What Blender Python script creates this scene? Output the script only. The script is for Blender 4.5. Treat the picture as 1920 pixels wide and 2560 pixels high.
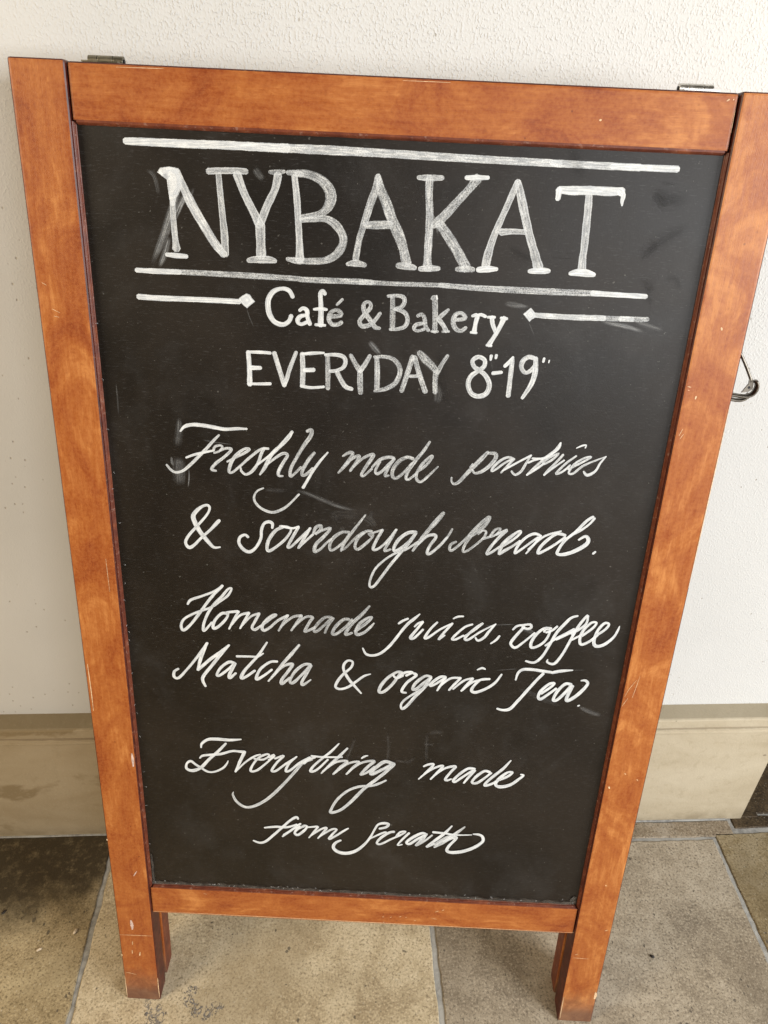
import bpy, bmesh, math, random
from mathutils import Matrix, Vector, noise as mnoise

R = math.radians
rnd = random.Random(7)
for o in list(bpy.data.objects):
    bpy.data.objects.remove(o)
scene = bpy.context.scene
COL = scene.collection

# ------------------------------------------------------------------ camera
cam_d = bpy.data.cameras.new('camera')
cam = bpy.data.objects.new('camera', cam_d)
COL.objects.link(cam)
cam.location = (0.29826, -0.80003, 1.19689)
cam.rotation_euler = (R(56.14058), R(-2.26161), R(-3.10383))
cam_d.sensor_fit = 'AUTO'
cam_d.sensor_width = 36.0
cam_d.lens = 1923.0 / 2560.0 * 36.0
cam_d.clip_start = 0.02
cam_d.clip_end = 200
scene.camera = cam

# ------------------------------------------------------------------ light
world = bpy.data.worlds.new('World')
scene.world = world
world.use_nodes = True
wn = world.node_tree.nodes
bg = wn['Background']
bg.inputs['Color'].default_value = (1.0, 0.86, 0.66, 1)
bg.inputs['Strength'].default_value = 0.16


def area(name, loc, target, sx, sy, power, color):
    d = bpy.data.lights.new(name, 'AREA')
    d.shape = 'RECTANGLE'
    d.size, d.size_y = sx, sy
    d.energy = power
    d.color = color
    o = bpy.data.objects.new(name, d)
    COL.objects.link(o)
    o.location = loc
    o.rotation_euler = (Vector(target) - Vector(loc)).to_track_quat('-Z', 'Y').to_euler()
    return o


# daylight comes in through one wide opening on the right; a weaker warm fill from the left, its source unseen
area('daylight_opening', (2.4, -1.6, 1.45), (0.45, -0.1, 0.35), 1.05, 1.15, 84, (0.95, 0.98, 1.0))
area('street_daylight', (2.0, -5.2, 1.7), (0.5, -0.1, 0.8), 2.2, 1.8, 76, (0.97, 0.98, 1.0))
area('warm_fill_left', (-2.1, -1.3, 1.7), (-0.1, 0.0, 0.7), 1.0, 1.0, 50, (1.0, 0.84, 0.60))

scene.view_settings.view_transform = 'Standard'
scene.view_settings.look = 'None'
scene.view_settings.exposure = 0.07
scene.view_settings.gamma = 1.0
scene.view_settings.use_curve_mapping = False


# ------------------------------------------------------------------ node helpers
class NT:
    def __init__(self, name):
        self.m = bpy.data.materials.new(name)
        self.m.use_nodes = True
        self.t = self.m.node_tree
        self.p = self.t.nodes['Principled BSDF']
        self.out = self.t.nodes['Material Output']

    def n(self, typ, **kw):
        nd = self.t.nodes.new(typ)
        for k, v in kw.items():
            setattr(nd, k, v)
        return nd

    def l(self, a, b):
        self.t.links.new(a, b)

    def val(self, sock, v):
        if hasattr(v, 'is_output'):
            self.l(v, sock)
        else:
            sock.default_value = v

    def math(self, op, a, b=0.0, c=0.0, clamp=False):
        nd = self.n('ShaderNodeMath', operation=op, use_clamp=clamp)
        self.val(nd.inputs[0], a)
        self.val(nd.inputs[1], b)
        self.val(nd.inputs[2], c)
        return nd.outputs[0]

    def coord(self, which='Object'):
        return self.n('ShaderNodeTexCoord').outputs[which]

    def mapping(self, vec, scale=(1, 1, 1), loc=(0, 0, 0)):
        nd = self.n('ShaderNodeMapping')
        self.l(vec, nd.inputs['Vector'])
        nd.inputs['Scale'].default_value = scale
        nd.inputs['Location'].default_value = loc
        return nd.outputs[0]

    def noise(self, vec, scale, detail=3, rough=0.55, dist=0.0):
        nd = self.n('ShaderNodeTexNoise')
        self.l(vec, nd.inputs['Vector'])
        nd.inputs['Scale'].default_value = scale
        nd.inputs['Detail'].default_value = detail
        nd.inputs['Roughness'].default_value = rough
        nd.inputs['Distortion'].default_value = dist
        return nd.outputs['Fac']

    def voronoi(self, vec, scale, feature='F1'):
        nd = self.n('ShaderNodeTexVoronoi', feature=feature)
        self.l(vec, nd.inputs['Vector'])
        nd.inputs['Scale'].default_value = scale
        return nd.outputs['Distance']

    def ss(self, v, a, b, lo=0.0, hi=1.0):
        nd = self.n('ShaderNodeMapRange', interpolation_type='SMOOTHSTEP')
        self.val(nd.inputs['Value'], v)
        nd.inputs['From Min'].default_value = a
        nd.inputs['From Max'].default_value = b
        nd.inputs['To Min'].default_value = lo
        nd.inputs['To Max'].default_value = hi
        return nd.outputs['Result']

    def mix(self, f, a, b, blend='MIX'):
        nd = self.n('ShaderNodeMix', data_type='RGBA', blend_type=blend)
        self.val(nd.inputs[0], f)
        for s, v in ((6, a), (7, b)):
            if hasattr(v, 'is_output'):
                self.l(v, nd.inputs[s])
            else:
                nd.inputs[s].default_value = (*v, 1) if len(v) == 3 else v
        return nd.outputs[2]

    def ramp(self, f, stops):
        nd = self.n('ShaderNodeValToRGB')
        self.l(f, nd.inputs[0])
        el = nd.color_ramp.elements
        while len(el) < len(stops):
            el.new(0.5)
        for e, (p, c) in zip(el, stops):
            e.position = p
            e.color = (*c, 1)
        return nd.outputs[0]

    def sep(self, vec):
        nd = self.n('ShaderNodeSeparateXYZ')
        self.l(vec, nd.inputs[0])
        return nd.outputs

    def bump(self, h, dist, strength=1.0, prev=None):
        nd = self.n('ShaderNodeBump')
        self.val(nd.inputs['Strength'], strength)
        nd.inputs['Distance'].default_value = dist
        self.l(h, nd.inputs['Height'])
        if prev is not None:
            self.l(prev, nd.inputs['Normal'])
        return nd.outputs[0]

    def fin(self, color, rough, normal=None, spec=0.5, metal=0.0):
        if hasattr(color, 'is_output'):
            self.l(color, self.p.inputs['Base Color'])
        else:
            self.p.inputs['Base Color'].default_value = (*color, 1)
        self.val(self.p.inputs['Roughness'], rough)
        self.p.inputs['Specular IOR Level'].default_value = spec
        self.p.inputs['Metallic'].default_value = metal
        if normal is not None:
            self.l(normal, self.p.inputs['Normal'])
        return self.m


# ------------------------------------------------------------------ materials
def mat_plaster():
    k = NT('plaster')
    v = k.coord('Object')
    x = k.sep(v)[0]
    big = k.noise(v, 2.2, 3)
    col = k.mix(k.ss(big, .3, .7), (.610, .595, .566), (.670, .655, .626))
    # a few dark specks (pin holes in the paint)
    vn = k.n('ShaderNodeTexVoronoi', feature='F1')
    k.l(k.mapping(v, (1, 1, .75)), vn.inputs['Vector'])
    vn.inputs['Scale'].default_value = 120
    pick = k.sep(vn.outputs['Color'])[0]
    lf = k.ss(x, .5, -.1, .16, .62)
    cl = k.ss(k.noise(v, 7, 2), .36, .62)
    on = k.math('LESS_THAN', pick, k.math('MULTIPLY', k.math('MULTIPLY', lf, cl), k.ss(k.sep(v)[2], 1.12, .90, .12, 1.0)))
    speck = k.math('MULTIPLY', on, k.ss(vn.outputs['Distance'], .17, .07))
    col = k.mix(k.math('MULTIPLY', speck, .55), col, (.30, .24, .16))
    # sprayed-on grain: droplets, flatter towards the left where it has been painted over
    n1 = k.noise(k.mapping(v, (1, 1, .8)), 400, 1.5, .5, 0)
    n2 = k.noise(v, 110, 3, .6)
    n3 = k.noise(v, 18, 2)
    drop = k.math('MULTIPLY', k.ss(n1, .44, .72), k.ss(n2, .36, .60, .45, 1.0))
    fl = k.math('MULTIPLY', k.ss(x, -.06, .16, .30, 1.0), k.ss(k.sep(v)[2], .75, 1.12, .38, 1.0))
    h = k.math('ADD', k.math('MULTIPLY', drop, fl), k.math('MULTIPLY', n2, .18))
    h = k.math('ADD', h, k.math('MULTIPLY', n3, .8))
    h = k.math('SUBTRACT', h, k.math('MULTIPLY', speck, .7))
    nb = k.bump(h, .0009, .68)
    return k.fin(col, .88, nb, .25)


def mat_plinth():
    k = NT('plinth_stone')
    v = k.coord('Object')
    big = k.noise(k.mapping(v, (1, 1, 2.2)), 5, 4, .6, .6)
    fine = k.noise(v, 260, 3, .6)
    col = k.ramp(big, [(.25, (.40, .325, .215)), (.5, (.50, .42, .295)), (.75, (.56, .48, .35))])
    # damp brown stain, only in places
    st = k.ss(k.noise(k.mapping(v, (1, 1, 1.6), (3.1, 0, .4)), 4.5, 5, .62, .3), .54, .60)
    left = k.ss(k.sep(v)[0], .12, -.10)
    col = k.mix(k.math('MULTIPLY', left, .45), col, (.25, .17, .08))
    col = k.mix(k.math('MULTIPLY', k.math('MULTIPLY', st, left), .6), col, (.19, .13, .055))
    col = k.mix(k.ss(k.noise(v, 55, 4, .7, .5), .48, .30, 0, .22), col, (.28, .215, .125))
    col = k.mix(k.math('MULTIPLY', k.ss(fine, .55, .8), .30), col, (.56, .50, .39))
    pit = k.math('LESS_THAN', k.voronoi(k.mapping(v, (1, 1, 1.5)), 45), k.ss(k.noise(v, 14, 2), .52, .75, 0, .16))
    col = k.mix(k.math('MULTIPLY', pit, .55), col, (.15, .11, .07))
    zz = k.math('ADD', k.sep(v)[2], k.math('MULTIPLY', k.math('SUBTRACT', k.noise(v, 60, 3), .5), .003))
    col = k.mix(k.ss(zz, .2600, .2645, 0, .55), col, (.235, .195, .130))  # upward face of the ledge darkened in the colour, standing in for shade
    seam = k.ss(k.math('ABSOLUTE', k.math('SUBTRACT', zz, .2420)), .0022, .0006)
    col = k.mix(k.math('MULTIPLY', seam, .55), col, (.16, .115, .065))
    low = k.ss(zz, .030, .002)
    col = k.mix(k.math('MULTIPLY', low, k.ss(k.noise(v, 24, 4, .7), .3, .65, .15, .6)), col, (.20, .15, .085))
    h = k.math('ADD', k.math('MULTIPLY', fine, .35), k.noise(v, 40, 4, .6))
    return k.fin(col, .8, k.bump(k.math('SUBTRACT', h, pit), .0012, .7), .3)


def mat_mortar():
    k = NT('mortar')
    v = k.coord('Object')
    n = k.noise(v, 120, 4, .65)
    big = k.noise(v, 12, 3)
    col = k.mix(k.ss(n, .3, .7), (.21, .20, .185), (.36, .345, .315))
    col = k.mix(k.ss(big, .4, .7), col, (.40, .385, .35))
    return k.fin(col, .92, k.bump(n, .0015, .8), .2)


def mat_slab(name, lo, mid, hi, dark_back=False, chips=False, mott=1.0, seed=0.0):
    k = NT(name)
    v0 = k.coord('Object')
    v = k.mapping(v0, (1, 1, 1), (seed, seed * .7, 0))
    big = k.noise(v, 7, 5, .62, .8)
    med = k.noise(v, 38, 6, .74, .3)
    fine = k.noise(v, 330, 3, .7)
    f = k.math('ADD', k.math('MULTIPLY', big, .55), k.math('MULTIPLY', med, .45 * mott))
    col = k.ramp(f, [(.405, lo), (.50, mid), (.60, hi)])
    gran = k.noise(v, 290, 3, .68, .3)
    dk2 = tuple(c * .52 for c in lo)
    col = k.mix(k.ss(gran, .48, .34, 0, .80), col, dk2)
    col = k.mix(k.ss(gran, .53, .66, 0, .60), col, tuple(min(.8, c * 1.25) for c in hi))
    col = k.mix(k.ss(fine, .42, .28, 0, .5), col, dk2)
    col = k.mix(k.ss(k.noise(v, 3.2, 4, .6, .5), .50, .66, 0, .40), col, (lo[0] * .72, lo[1] * .70, lo[2] * .66))
    # pale worn grains and dark pores
    pale = k.math('GREATER_THAN', k.noise(v, 240, 2, .5), .69)
    col = k.mix(k.math('MULTIPLY', pale, .45), col, (.55, .50, .40))
    pv = k.mapping(v, (1, .75, 1))
    wv = k.n('ShaderNodeVectorMath', operation='MULTIPLY_ADD')
    k.l(k.n('ShaderNodeTexNoise').outputs['Color'], wv.inputs[0])
    k.t.links[-1].from_node.inputs['Scale'].default_value = 260
    k.l(v, k.t.links[-1].from_node.inputs['Vector'])
    wv.inputs[1].default_value = (.004, .004, 0)
    k.l(pv, wv.inputs[2])
    pore = k.math('LESS_THAN', k.voronoi(wv.outputs[0], 95), k.ss(k.noise(v, 16, 3), .44, .74, 0, .27))
    col = k.mix(k.math('MULTIPLY', pore, .7), col, (.055, .045, .035))
    hgt = k.math('ADD', k.math('MULTIPLY', fine, .5), med)
    hgt = k.math('SUBTRACT', hgt, k.math('MULTIPLY', pore, 1.2))
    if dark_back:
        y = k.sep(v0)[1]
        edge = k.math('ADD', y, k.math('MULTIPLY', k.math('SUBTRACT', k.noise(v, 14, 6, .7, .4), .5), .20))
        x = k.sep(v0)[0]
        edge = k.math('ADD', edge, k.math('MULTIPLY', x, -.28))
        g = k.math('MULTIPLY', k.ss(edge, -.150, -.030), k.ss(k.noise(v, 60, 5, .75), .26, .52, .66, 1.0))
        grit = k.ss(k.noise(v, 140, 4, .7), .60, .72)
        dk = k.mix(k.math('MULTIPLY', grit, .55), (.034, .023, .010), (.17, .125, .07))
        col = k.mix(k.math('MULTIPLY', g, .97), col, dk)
    if chips:
        acc = None
        warp = k.n('ShaderNodeTexNoise')
        k.l(v0, warp.inputs['Vector'])
        warp.inputs['Scale'].default_value = 60
        warp.inputs['Detail'].default_value = 4
        off = k.n('ShaderNodeVectorMath', operation='MULTIPLY_ADD')
        k.l(warp.outputs['Color'], off.inputs[0])
        off.inputs[1].default_value = (.022, .022, 0)
        k.l(v0, off.inputs[2])
        for (cx, cy, r) in ((.041, -.268, .008), (.050, -.284, .013), (.060, -.291, .010), (.094, -.257, .007), (.099, -.270, .008), (.109, -.281, .009), (.124, -.285, .008), (.137, -.279, .008), (.104, -.252, .004)):
            d = k.n('ShaderNodeVectorMath', operation='DISTANCE')
            k.l(off.outputs[0], d.inputs[0])
            d.inputs[1].default_value = (cx + .011, cy + .011, 0)
            e = k.ss(d.outputs['Value'], r * 1.5, r * .2)
            acc = e if acc is None else k.math('MAXIMUM', acc, e)
        br = k.noise(k.mapping(v0, (1.3, .8, 1)), 85, 3, .6, 1.6)
        ridge = k.ss(k.math('ABSOLUTE', k.math('SUBTRACT', br, .5)), .075, .02)
        frag = k.ss(k.noise(v0, 240, 3, .7), .40, .56)
        g = k.ss(k.math('MULTIPLY', k.math('MULTIPLY', acc, k.math('ADD', .25, ridge)), k.math('ADD', .35, frag)), .34, .48)
        col = k.mix(k.math('MULTIPLY', g, .80), col, k.mix(k.ss(fine, .35, .65), (.055, .050, .048), (.21, .20, .20)))
        hgt = k.math('SUBTRACT', hgt, k.math('MULTIPLY', g, .9))
    return k.fin(col, k.ss(med, .3, .7, .62, .80), k.bump(hgt, .0011, .75), .35)


def mat_wood(name, axis, base=0.0, worn=False, seed=0.0):
    """stained and varnished pale wood; axis 0 = grain along x, 1 = along y"""
    k = NT(name)
    v0 = k.coord('Object')
    v = k.mapping(v0, (1, 1, 1), (seed, seed * 1.7, 0))
    st = (1, 9, 9) if axis == 0 else (9, 1, 9)
    blot = k.noise(k.mapping(v, (1, 1.7, 1) if axis == 0 else (1.7, 1, 1)), 13, 5, .66, .9)
    big = k.noise(v, 4.0, 2, .5)
    gr = k.noise(k.mapping(v, st), 26, 5, .65, .25)
    fib = k.noise(k.mapping(v, (1, 22, 22) if axis == 0 else (22, 1, 22)), 60, 4, .75)
    curl = k.noise(k.mapping(v, (2.4, 1, 1) if axis == 0 else (1, 2.4, 1)), 55, 3, .6, .4)
    fl = k.noise(v, 300, 3, .65)
    f = k.math('ADD', k.math('MULTIPLY', blot, .56), k.math('MULTIPLY', gr, .21))
    f = k.math('ADD', f, k.math('MULTIPLY', fib, .11))
    f = k.math('ADD', f, k.math('MULTIPLY', curl, .06))
    f = k.math('ADD', f, k.math('MULTIPLY', big, .06))
    f = k.math('ADD', f, base)
    col = k.ramp(f, [(.37, (.200, .034, .007)), (.46, (.295, .070, .013)), (.54, (.375, .112, .023)), (.63, (.55, .215, .058))])
    col = k.mix(k.math('MULTIPLY', k.ss(fl, .35, .7), .20), col, (.56, .22, .065))
    col = k.mix(k.ss(fl, .42, .28, 0, .25), col, (.16, .035, .008))
    nail = k.math('LESS_THAN', k.voronoi(v, 34), .035)
    col = k.mix(k.math('MULTIPLY', nail, .5), col, (.10, .02, .008))
    ro = k.ss(gr, .3, .7, .33, .45)
    hgt = k.math('ADD', fib, k.math('MULTIPLY', fl, .4))
    if worn:
        y = k.sep(v0)[1]
        n = k.noise(k.mapping(v, (1, 1, 1)), 42, 5, .7, .6)
        e = k.math('ADD', y, k.math('MULTIPLY', k.math('SUBTRACT', n, .5), .09))
        g = k.ss(e, .075, .022)
        pal = k.mix(k.ss(n, .4, .65), (.17, .075, .035), (.36, .19, .095))
        col = k.mix(k.math('MULTIPLY', g, .62), col, pal)
        g2 = k.ss(k.math('ADD', y, k.math('MULTIPLY', n, -.022)), .022, .004)
        col = k.mix(k.math('MULTIPLY', g2, .55), col, (.10, .062, .045))
        ro = k.math('ADD', ro, k.math('MULTIPLY', g, .3), clamp=True)
    return k.fin(col, ro, k.bump(hgt, .0003, .5), .42)


def mat_edge():
    k = NT('dark_edge_varnish')
    v = k.coord('Object')
    n = k.noise(k.mapping(v, (1, 1, 1)), 70, 4, .65)
    w = k.ss(k.noise(v, 160, 4, .7), .60, .68)
    col = k.ramp(n, [(.3, (.035, .006, .004)), (.55, (.075, .012, .006)), (.75, (.13, .028, .011))])
    col = k.mix(k.math('MULTIPLY', w, .35), col, (.36, .17, .08))
    return k.fin(col, .42, None, .4)


def mat_bead():
    k = NT('bead_varnish')
    v = k.coord('Object')
    n = k.noise(v, 60, 4, .65)
    w = k.ss(k.noise(v, 190, 4, .7), .56, .68)
    col = k.ramp(n, [(.3, (.085, .016, .008)), (.55, (.15, .034, .013)), (.75, (.25, .07, .025))])
    col = k.mix(k.math('MULTIPLY', w, .45), col, (.34, .20, .15))
    return k.fin(col, .45, None, .4)


def mat_plain(name, col, rough, metal=0.0, spec=.5, nscale=0.0):
    k = NT(name)
    if nscale:
        n = k.noise(k.coord('Object'), nscale, 4, .65)
        c = k.mix(k.ss(n, .3, .7), tuple(x * .7 for x in col), tuple(min(1, x * 1.25) for x in col))
        return k.fin(c, k.ss(n, .3, .7, rough * .8, min(1, rough * 1.2)), None, spec, metal)
    return k.fin(col, rough, None, spec, metal)


def mat_panel():
    k = NT('blackboard')
    v = k.coord('Object')
    big = k.noise(v, 6, 4, .6, .5)
    scr = k.noise(k.mapping(v, (1, 6, 1)), 160, 3, .7)
    dust = k.noise(k.mapping(v, (1.3, 1, 1)), 10, 5, .66, .4)
    dots = k.math('GREATER_THAN', k.noise(v, 260, 2, .5), .735)
    col = k.mix(k.ss(big, .3, .7), (.0070, .0048, .0031), (.0150, .0104, .0068))
    col = k.mix(k.math('MULTIPLY', k.ss(dust, .48, .72), .022), col, (.42, .43, .44))
    col = k.mix(k.math('MULTIPLY', k.ss(scr, .55, .75), .05), col, (.5, .5, .5))
    col = k.mix(k.math('MULTIPLY', dots, .10), col, (.6, .58, .52))
    ro = k.ss(big, .3, .7, .36, .43)
    h = k.noise(v, 500, 2, .6)
    return k.fin(col, ro, k.bump(h, .0002, .35), .40)


def mat_chalk():
    k = NT('chalk_marker')
    at = k.n('ShaderNodeAttribute', attribute_name='chalk', attribute_type='GEOMETRY')
    sp = k.n('ShaderNodeSeparateColor')
    k.l(at.outputs['Color'], sp.inputs[0])
    op, grain, edge = sp.outputs[0], sp.outputs[1], sp.outputs[2]
    a2 = k.n('ShaderNodeAttribute', attribute_name='stroke', attribute_type='GEOMETRY')
    s2 = k.n('ShaderNodeSeparateColor')
    k.l(a2.outputs['Color'], s2.inputs[0])
    soft, tint, tpos = s2.outputs[0], s2.outputs[1], s2.outputs[2]
    uv = k.n('ShaderNodeUVMap', uv_map='UVMap').outputs[0]
    vv = k.math('ABSOLUTE', k.sep(uv)[1])
    pos = k.coord('Object')
    g = k.ss(k.noise(pos, 1000, 2, .6), .30, .62)
    stv = k.mapping(uv, (55, 2.6, 1))
    streak = k.ss(k.noise(stv, 1.0, 4, .7, .3), .40, .62)
    patch = k.ss(k.noise(pos, 110, 4, .65), .36, .64)
    # holes of the grain, streaks of the tip
    a = k.math('MULTIPLY', op, k.math('SUBTRACT', 1.0, k.math('MULTIPLY', grain, k.math('SUBTRACT', 1.0, g))))
    dry = k.math('MULTIPLY', k.math('SUBTRACT', 1.0, streak), k.math('ADD', .22, k.math('MULTIPLY', grain, .35)))
    a = k.math('MULTIPLY', a, k.math('SUBTRACT', 1.0, dry))
    dry2 = k.math('MULTIPLY', k.math('SUBTRACT', 1.0, patch), k.math('ADD', .10, k.math('MULTIPLY', grain, .30)))
    a = k.math('MULTIPLY', a, k.math('SUBTRACT', 1.0, dry2))
    e = k.math('MULTIPLY', k.ss(vv, .45, .85), edge)
    a = k.math('MAXIMUM', a, k.math('MULTIPLY', e, .95))
    # ragged rim
    rim = k.math('ADD', vv, k.math('MULTIPLY', k.math('SUBTRACT', k.noise(pos, 900, 3, .7), .5), .30))
    a = k.math('MULTIPLY', a, k.ss(rim, 1.02, .82))
    # smudges fade out sideways and along
    sd = k.math('MULTIPLY', k.ss(vv, 1.0, .15), k.math('MULTIPLY', k.ss(tpos, 0.0, .22), k.ss(tpos, 1.0, .72)))
    sn = k.ss(k.noise(k.mapping(uv, (14, 3, 1)), 1.0, 5, .7), .30, .72)
    sd = k.math('MULTIPLY', sd, sn)
    a = k.math('MULTIPLY', a, k.math('ADD', k.math('SUBTRACT', 1.0, soft), k.math('MULTIPLY', soft, sd)), clamp=True)
    white = k.mix(k.ss(streak, 0, 1), (.77, .80, .83), (.87, .88, .87))
    col = k.mix(k.ss(tint, 0, .55), white, (.19, .17, .145))
    col = k.mix(k.ss(tint, .6, 1.0), col, (.006, .006, .006))
    k.fin(col, .75, None, .25)
    tr = k.n('ShaderNodeBsdfTransparent')
    mx = k.n('ShaderNodeMixShader')
    k.l(a, mx.inputs[0])
    k.l(tr.outputs[0], mx.inputs[1])
    k.l(k.p.outputs[0], mx.inputs[2])
    k.l(mx.outputs[0], k.out.inputs['Surface'])
    return k.m


M_PLASTER, M_PLINTH, M_MORTAR = mat_plaster(), mat_plinth(), mat_mortar()
M_STILE = mat_wood('stained_wood_upright', 1, 0.0, True)
M_STILE2 = mat_wood('stained_wood_upright_right', 1, 0.035, True, 3.3)
M_RAIL = mat_wood('stained_wood_cross', 0, 0.0, False, 1.1)
M_RAIL2 = mat_wood('stained_wood_cross_low', 0, 0.005, False, 5.1)
M_EDGE, M_BEAD = mat_edge(), mat_bead()
M_RAW = mat_plain('bare_wood_scratch', (.72, .50, .30), .7, nscale=300)
M_SCUFF = mat_plain('scuffed_varnish', (.60, .44, .38), .6, nscale=300)
M_PANEL, M_CHALK = mat_panel(), mat_chalk()
M_STEEL = mat_plain('dull_steel', (.66, .64, .60), .30, 1.0, nscale=90)
M_CATCH = mat_plain('dark_steel', (.17, .15, .125), .38, 1.0, nscale=90)
M_BRASS = mat_plain('aged_brass', (.23, .21, .16), .40, 1.0, nscale=90)
M_PIN = mat_plain('dark_hole', (.012, .010, .010), .6)
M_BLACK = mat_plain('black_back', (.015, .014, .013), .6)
M_CRUMB = mat_plain('pale_crumb', (.62, .50, .36), .8, nscale=400)
M_SEED = mat_plain('dark_seed', (.015, .010, .008), .5)
S_TAN = mat_slab('slab_tan', (0.348, 0.268, 0.162), (0.466, 0.374, 0.239), (0.569, 0.471, 0.319), chips=True, seed=.3)
S_BROWN = mat_slab('slab_brown', (0.240, 0.179, 0.094), (0.351, 0.270, 0.153), (0.429, 0.341, 0.202), dark_back=True, seed=2.3)
S_GREY = mat_slab('slab_grey', (0.224, 0.179, 0.126), (0.316, 0.259, 0.186), (0.414, 0.348, 0.260), mott=1.0, seed=4.1)
S_GOLD = mat_slab('slab_gold', (0.164, 0.117, 0.056), (0.242, 0.181, 0.095), (0.302, 0.238, 0.143), seed=6.7)
S_STRIP = mat_slab('slab_strip', (0.165, 0.124, 0.082), (0.259, 0.202, 0.136), (0.363, 0.305, 0.234), seed=8.2)
S_DARK = mat_slab('slab_dark', (0.034, 0.021, 0.009), (0.071, 0.046, 0.021), (0.136, 0.093, 0.048), seed=9.9)  # dark stone, with the shade of the doorway recess put into its colour


# ------------------------------------------------------------------ mesh helpers
def link_mesh(name, bm, mats, parent=None, smooth=False):
    me = bpy.data.meshes.new(name)
    bm.normal_update()
    bm.to_mesh(me)
    bm.free()
    for m in (mats if isinstance(mats, (list, tuple)) else [mats]):
        me.materials.append(m)
    if smooth:
        for p in me.polygons:
            p.use_smooth = True
    o = bpy.data.objects.new(name, me)
    COL.objects.link(o)
    if parent is not None:
        o.parent = parent
    return o


def empty(name, label, cat, loc=(0, 0, 0), group=None):
    o = bpy.data.objects.new(name, None)
    o.empty_display_size = .05
    COL.objects.link(o)
    o.location = loc
    o['label'] = label
    o['category'] = cat
    if group:
        o['group'] = group
    return o


def extrude_profile(bm, prof, x0, x1, place, mat=0, caps=True, mats=None):
    """prof: closed list of 2D points; place(t, p) -> 3D"""
    a = [bm.verts.new(place(x0, p)) for p in prof]
    b = [bm.verts.new(place(x1, p)) for p in prof]
    n = len(prof)
    for i in range(n):
        j = (i + 1) % n
        f = bm.faces.new((a[i], a[j], b[j], b[i]))
        f.material_index = mats[i] if mats else mat
    if caps:
        bm.faces.new(a[::-1]).material_index = mat
        bm.faces.new(b).material_index = mat
    bmesh.ops.recalc_face_normals(bm, faces=bm.faces)


def box_verts(bm, x0, x1, y0, y1, z0, z1):
    vs = [bm.verts.new((x, y, z)) for x in (x0, x1) for y in (y0, y1) for z in (z0, z1)]
    q = [(0, 1, 3, 2), (4, 6, 7, 5), (0, 4, 5, 1), (2, 3, 7, 6), (0, 2, 6, 4), (1, 5, 7, 3)]
    fs = [bm.faces.new([vs[i] for i in f]) for f in q]
    bmesh.ops.recalc_face_normals(bm, faces=fs)
    return vs


def tube(bm, pts, rx, rz, seg=10, ref=Vector((0, 0, 1)), mat=0, cap=True):
    """swept elliptical section: rx across (in the bend's plane), rz along ref"""
    pts = [Vector(p) for p in pts]
    rings = []
    for i, p in enumerate(pts):
        t = (pts[min(i + 1, len(pts) - 1)] - pts[max(i - 1, 0)]).normalized()
        a = ref.cross(t).normalized()
        b = t.cross(a).normalized()
        rings.append([bm.verts.new(p + a * rx * math.cos(2 * math.pi * k / seg) + b * rz * math.sin(2 * math.pi * k / seg)) for k in range(seg)])
    for r0, r1 in zip(rings, rings[1:]):
        for k in range(seg):
            bm.faces.new((r0[k], r0[(k + 1) % seg], r1[(k + 1) % seg], r1[k])).material_index = mat
    if cap:
        bm.faces.new(rings[0][::-1]).material_index = mat
        bm.faces.new(rings[-1]).material_index = mat


def catmull(pts, sub):
    out = []
    n = len(pts)
    for i in range(n - 1):
        p0, p1, p2, p3 = pts[max(i - 1, 0)], pts[i], pts[i + 1], pts[min(i + 2, n - 1)]
        for s in range(sub):
            t = s / sub
            out.append(tuple(.5 * (2 * b + (c - a) * t + (2 * a - 5 * b + 4 * c - d) * t * t + (3 * b - a - 3 * c + d) * t ** 3)
                             for a, b, c, d in zip(p0, p1, p2, p3)))
    out.append(tuple(pts[-1]))
    return out


# ------------------------------------------------------------------ floor of stone slabs with mortar joints
def slab(bm, x0, x1, y0, y1, mat, jit=.0016, z=0.0):
    rr = random.Random(int((x0 * 31 + y0 * 17) * 1000))
    def side(ax, ay, bx, by):
        n = max(2, int(math.hypot(bx - ax, by - ay) / .012))
        L = []
        for i in range(n):
            t = i / n
            px, py = ax + (bx - ax) * t, ay + (by - ay) * t
            d = jit * (mnoise.noise(Vector((px * 22, py * 22, x0 * 9))) * 1.3 + rr.uniform(-.5, .5))
            if abs(bx - ax) > abs(by - ay):
                py += d
            else:
                px += d
            L.append((px, py))
        return L
    ring = side(x0, y0, x1, y0) + side(x1, y0, x1, y1) + side(x1, y1, x0, y1) + side(x0, y1, x0, y0)
    cx, cy = (x0 + x1) / 2, (y0 + y1) / 2
    def shrink(p, d):
        return (p[0] + (d if p[0] < cx else -d) * (abs(p[0] - cx) > .4 * (x1 - x0)), p[1] + (d if p[1] < cy else -d) * (abs(p[1] - cy) > .4 * (y1 - y0)))
    top = [bm.verts.new((*shrink(p, .0015), z)) for p in ring]
    midr = [bm.verts.new((p[0], p[1], z - .0012)) for p in ring]
    low = [bm.verts.new((p[0], p[1], z - .012)) for p in ring]
    n = len(ring)
    bm.faces.new(top).material_index = mat
    for i in range(n):
        j = (i + 1) % n
        bm.faces.new((midr[i], midr[j], top[j], top[i])).material_index = mat
        bm.faces.new((low[i], low[j], midr[j], midr[i])).material_index = mat


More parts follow.
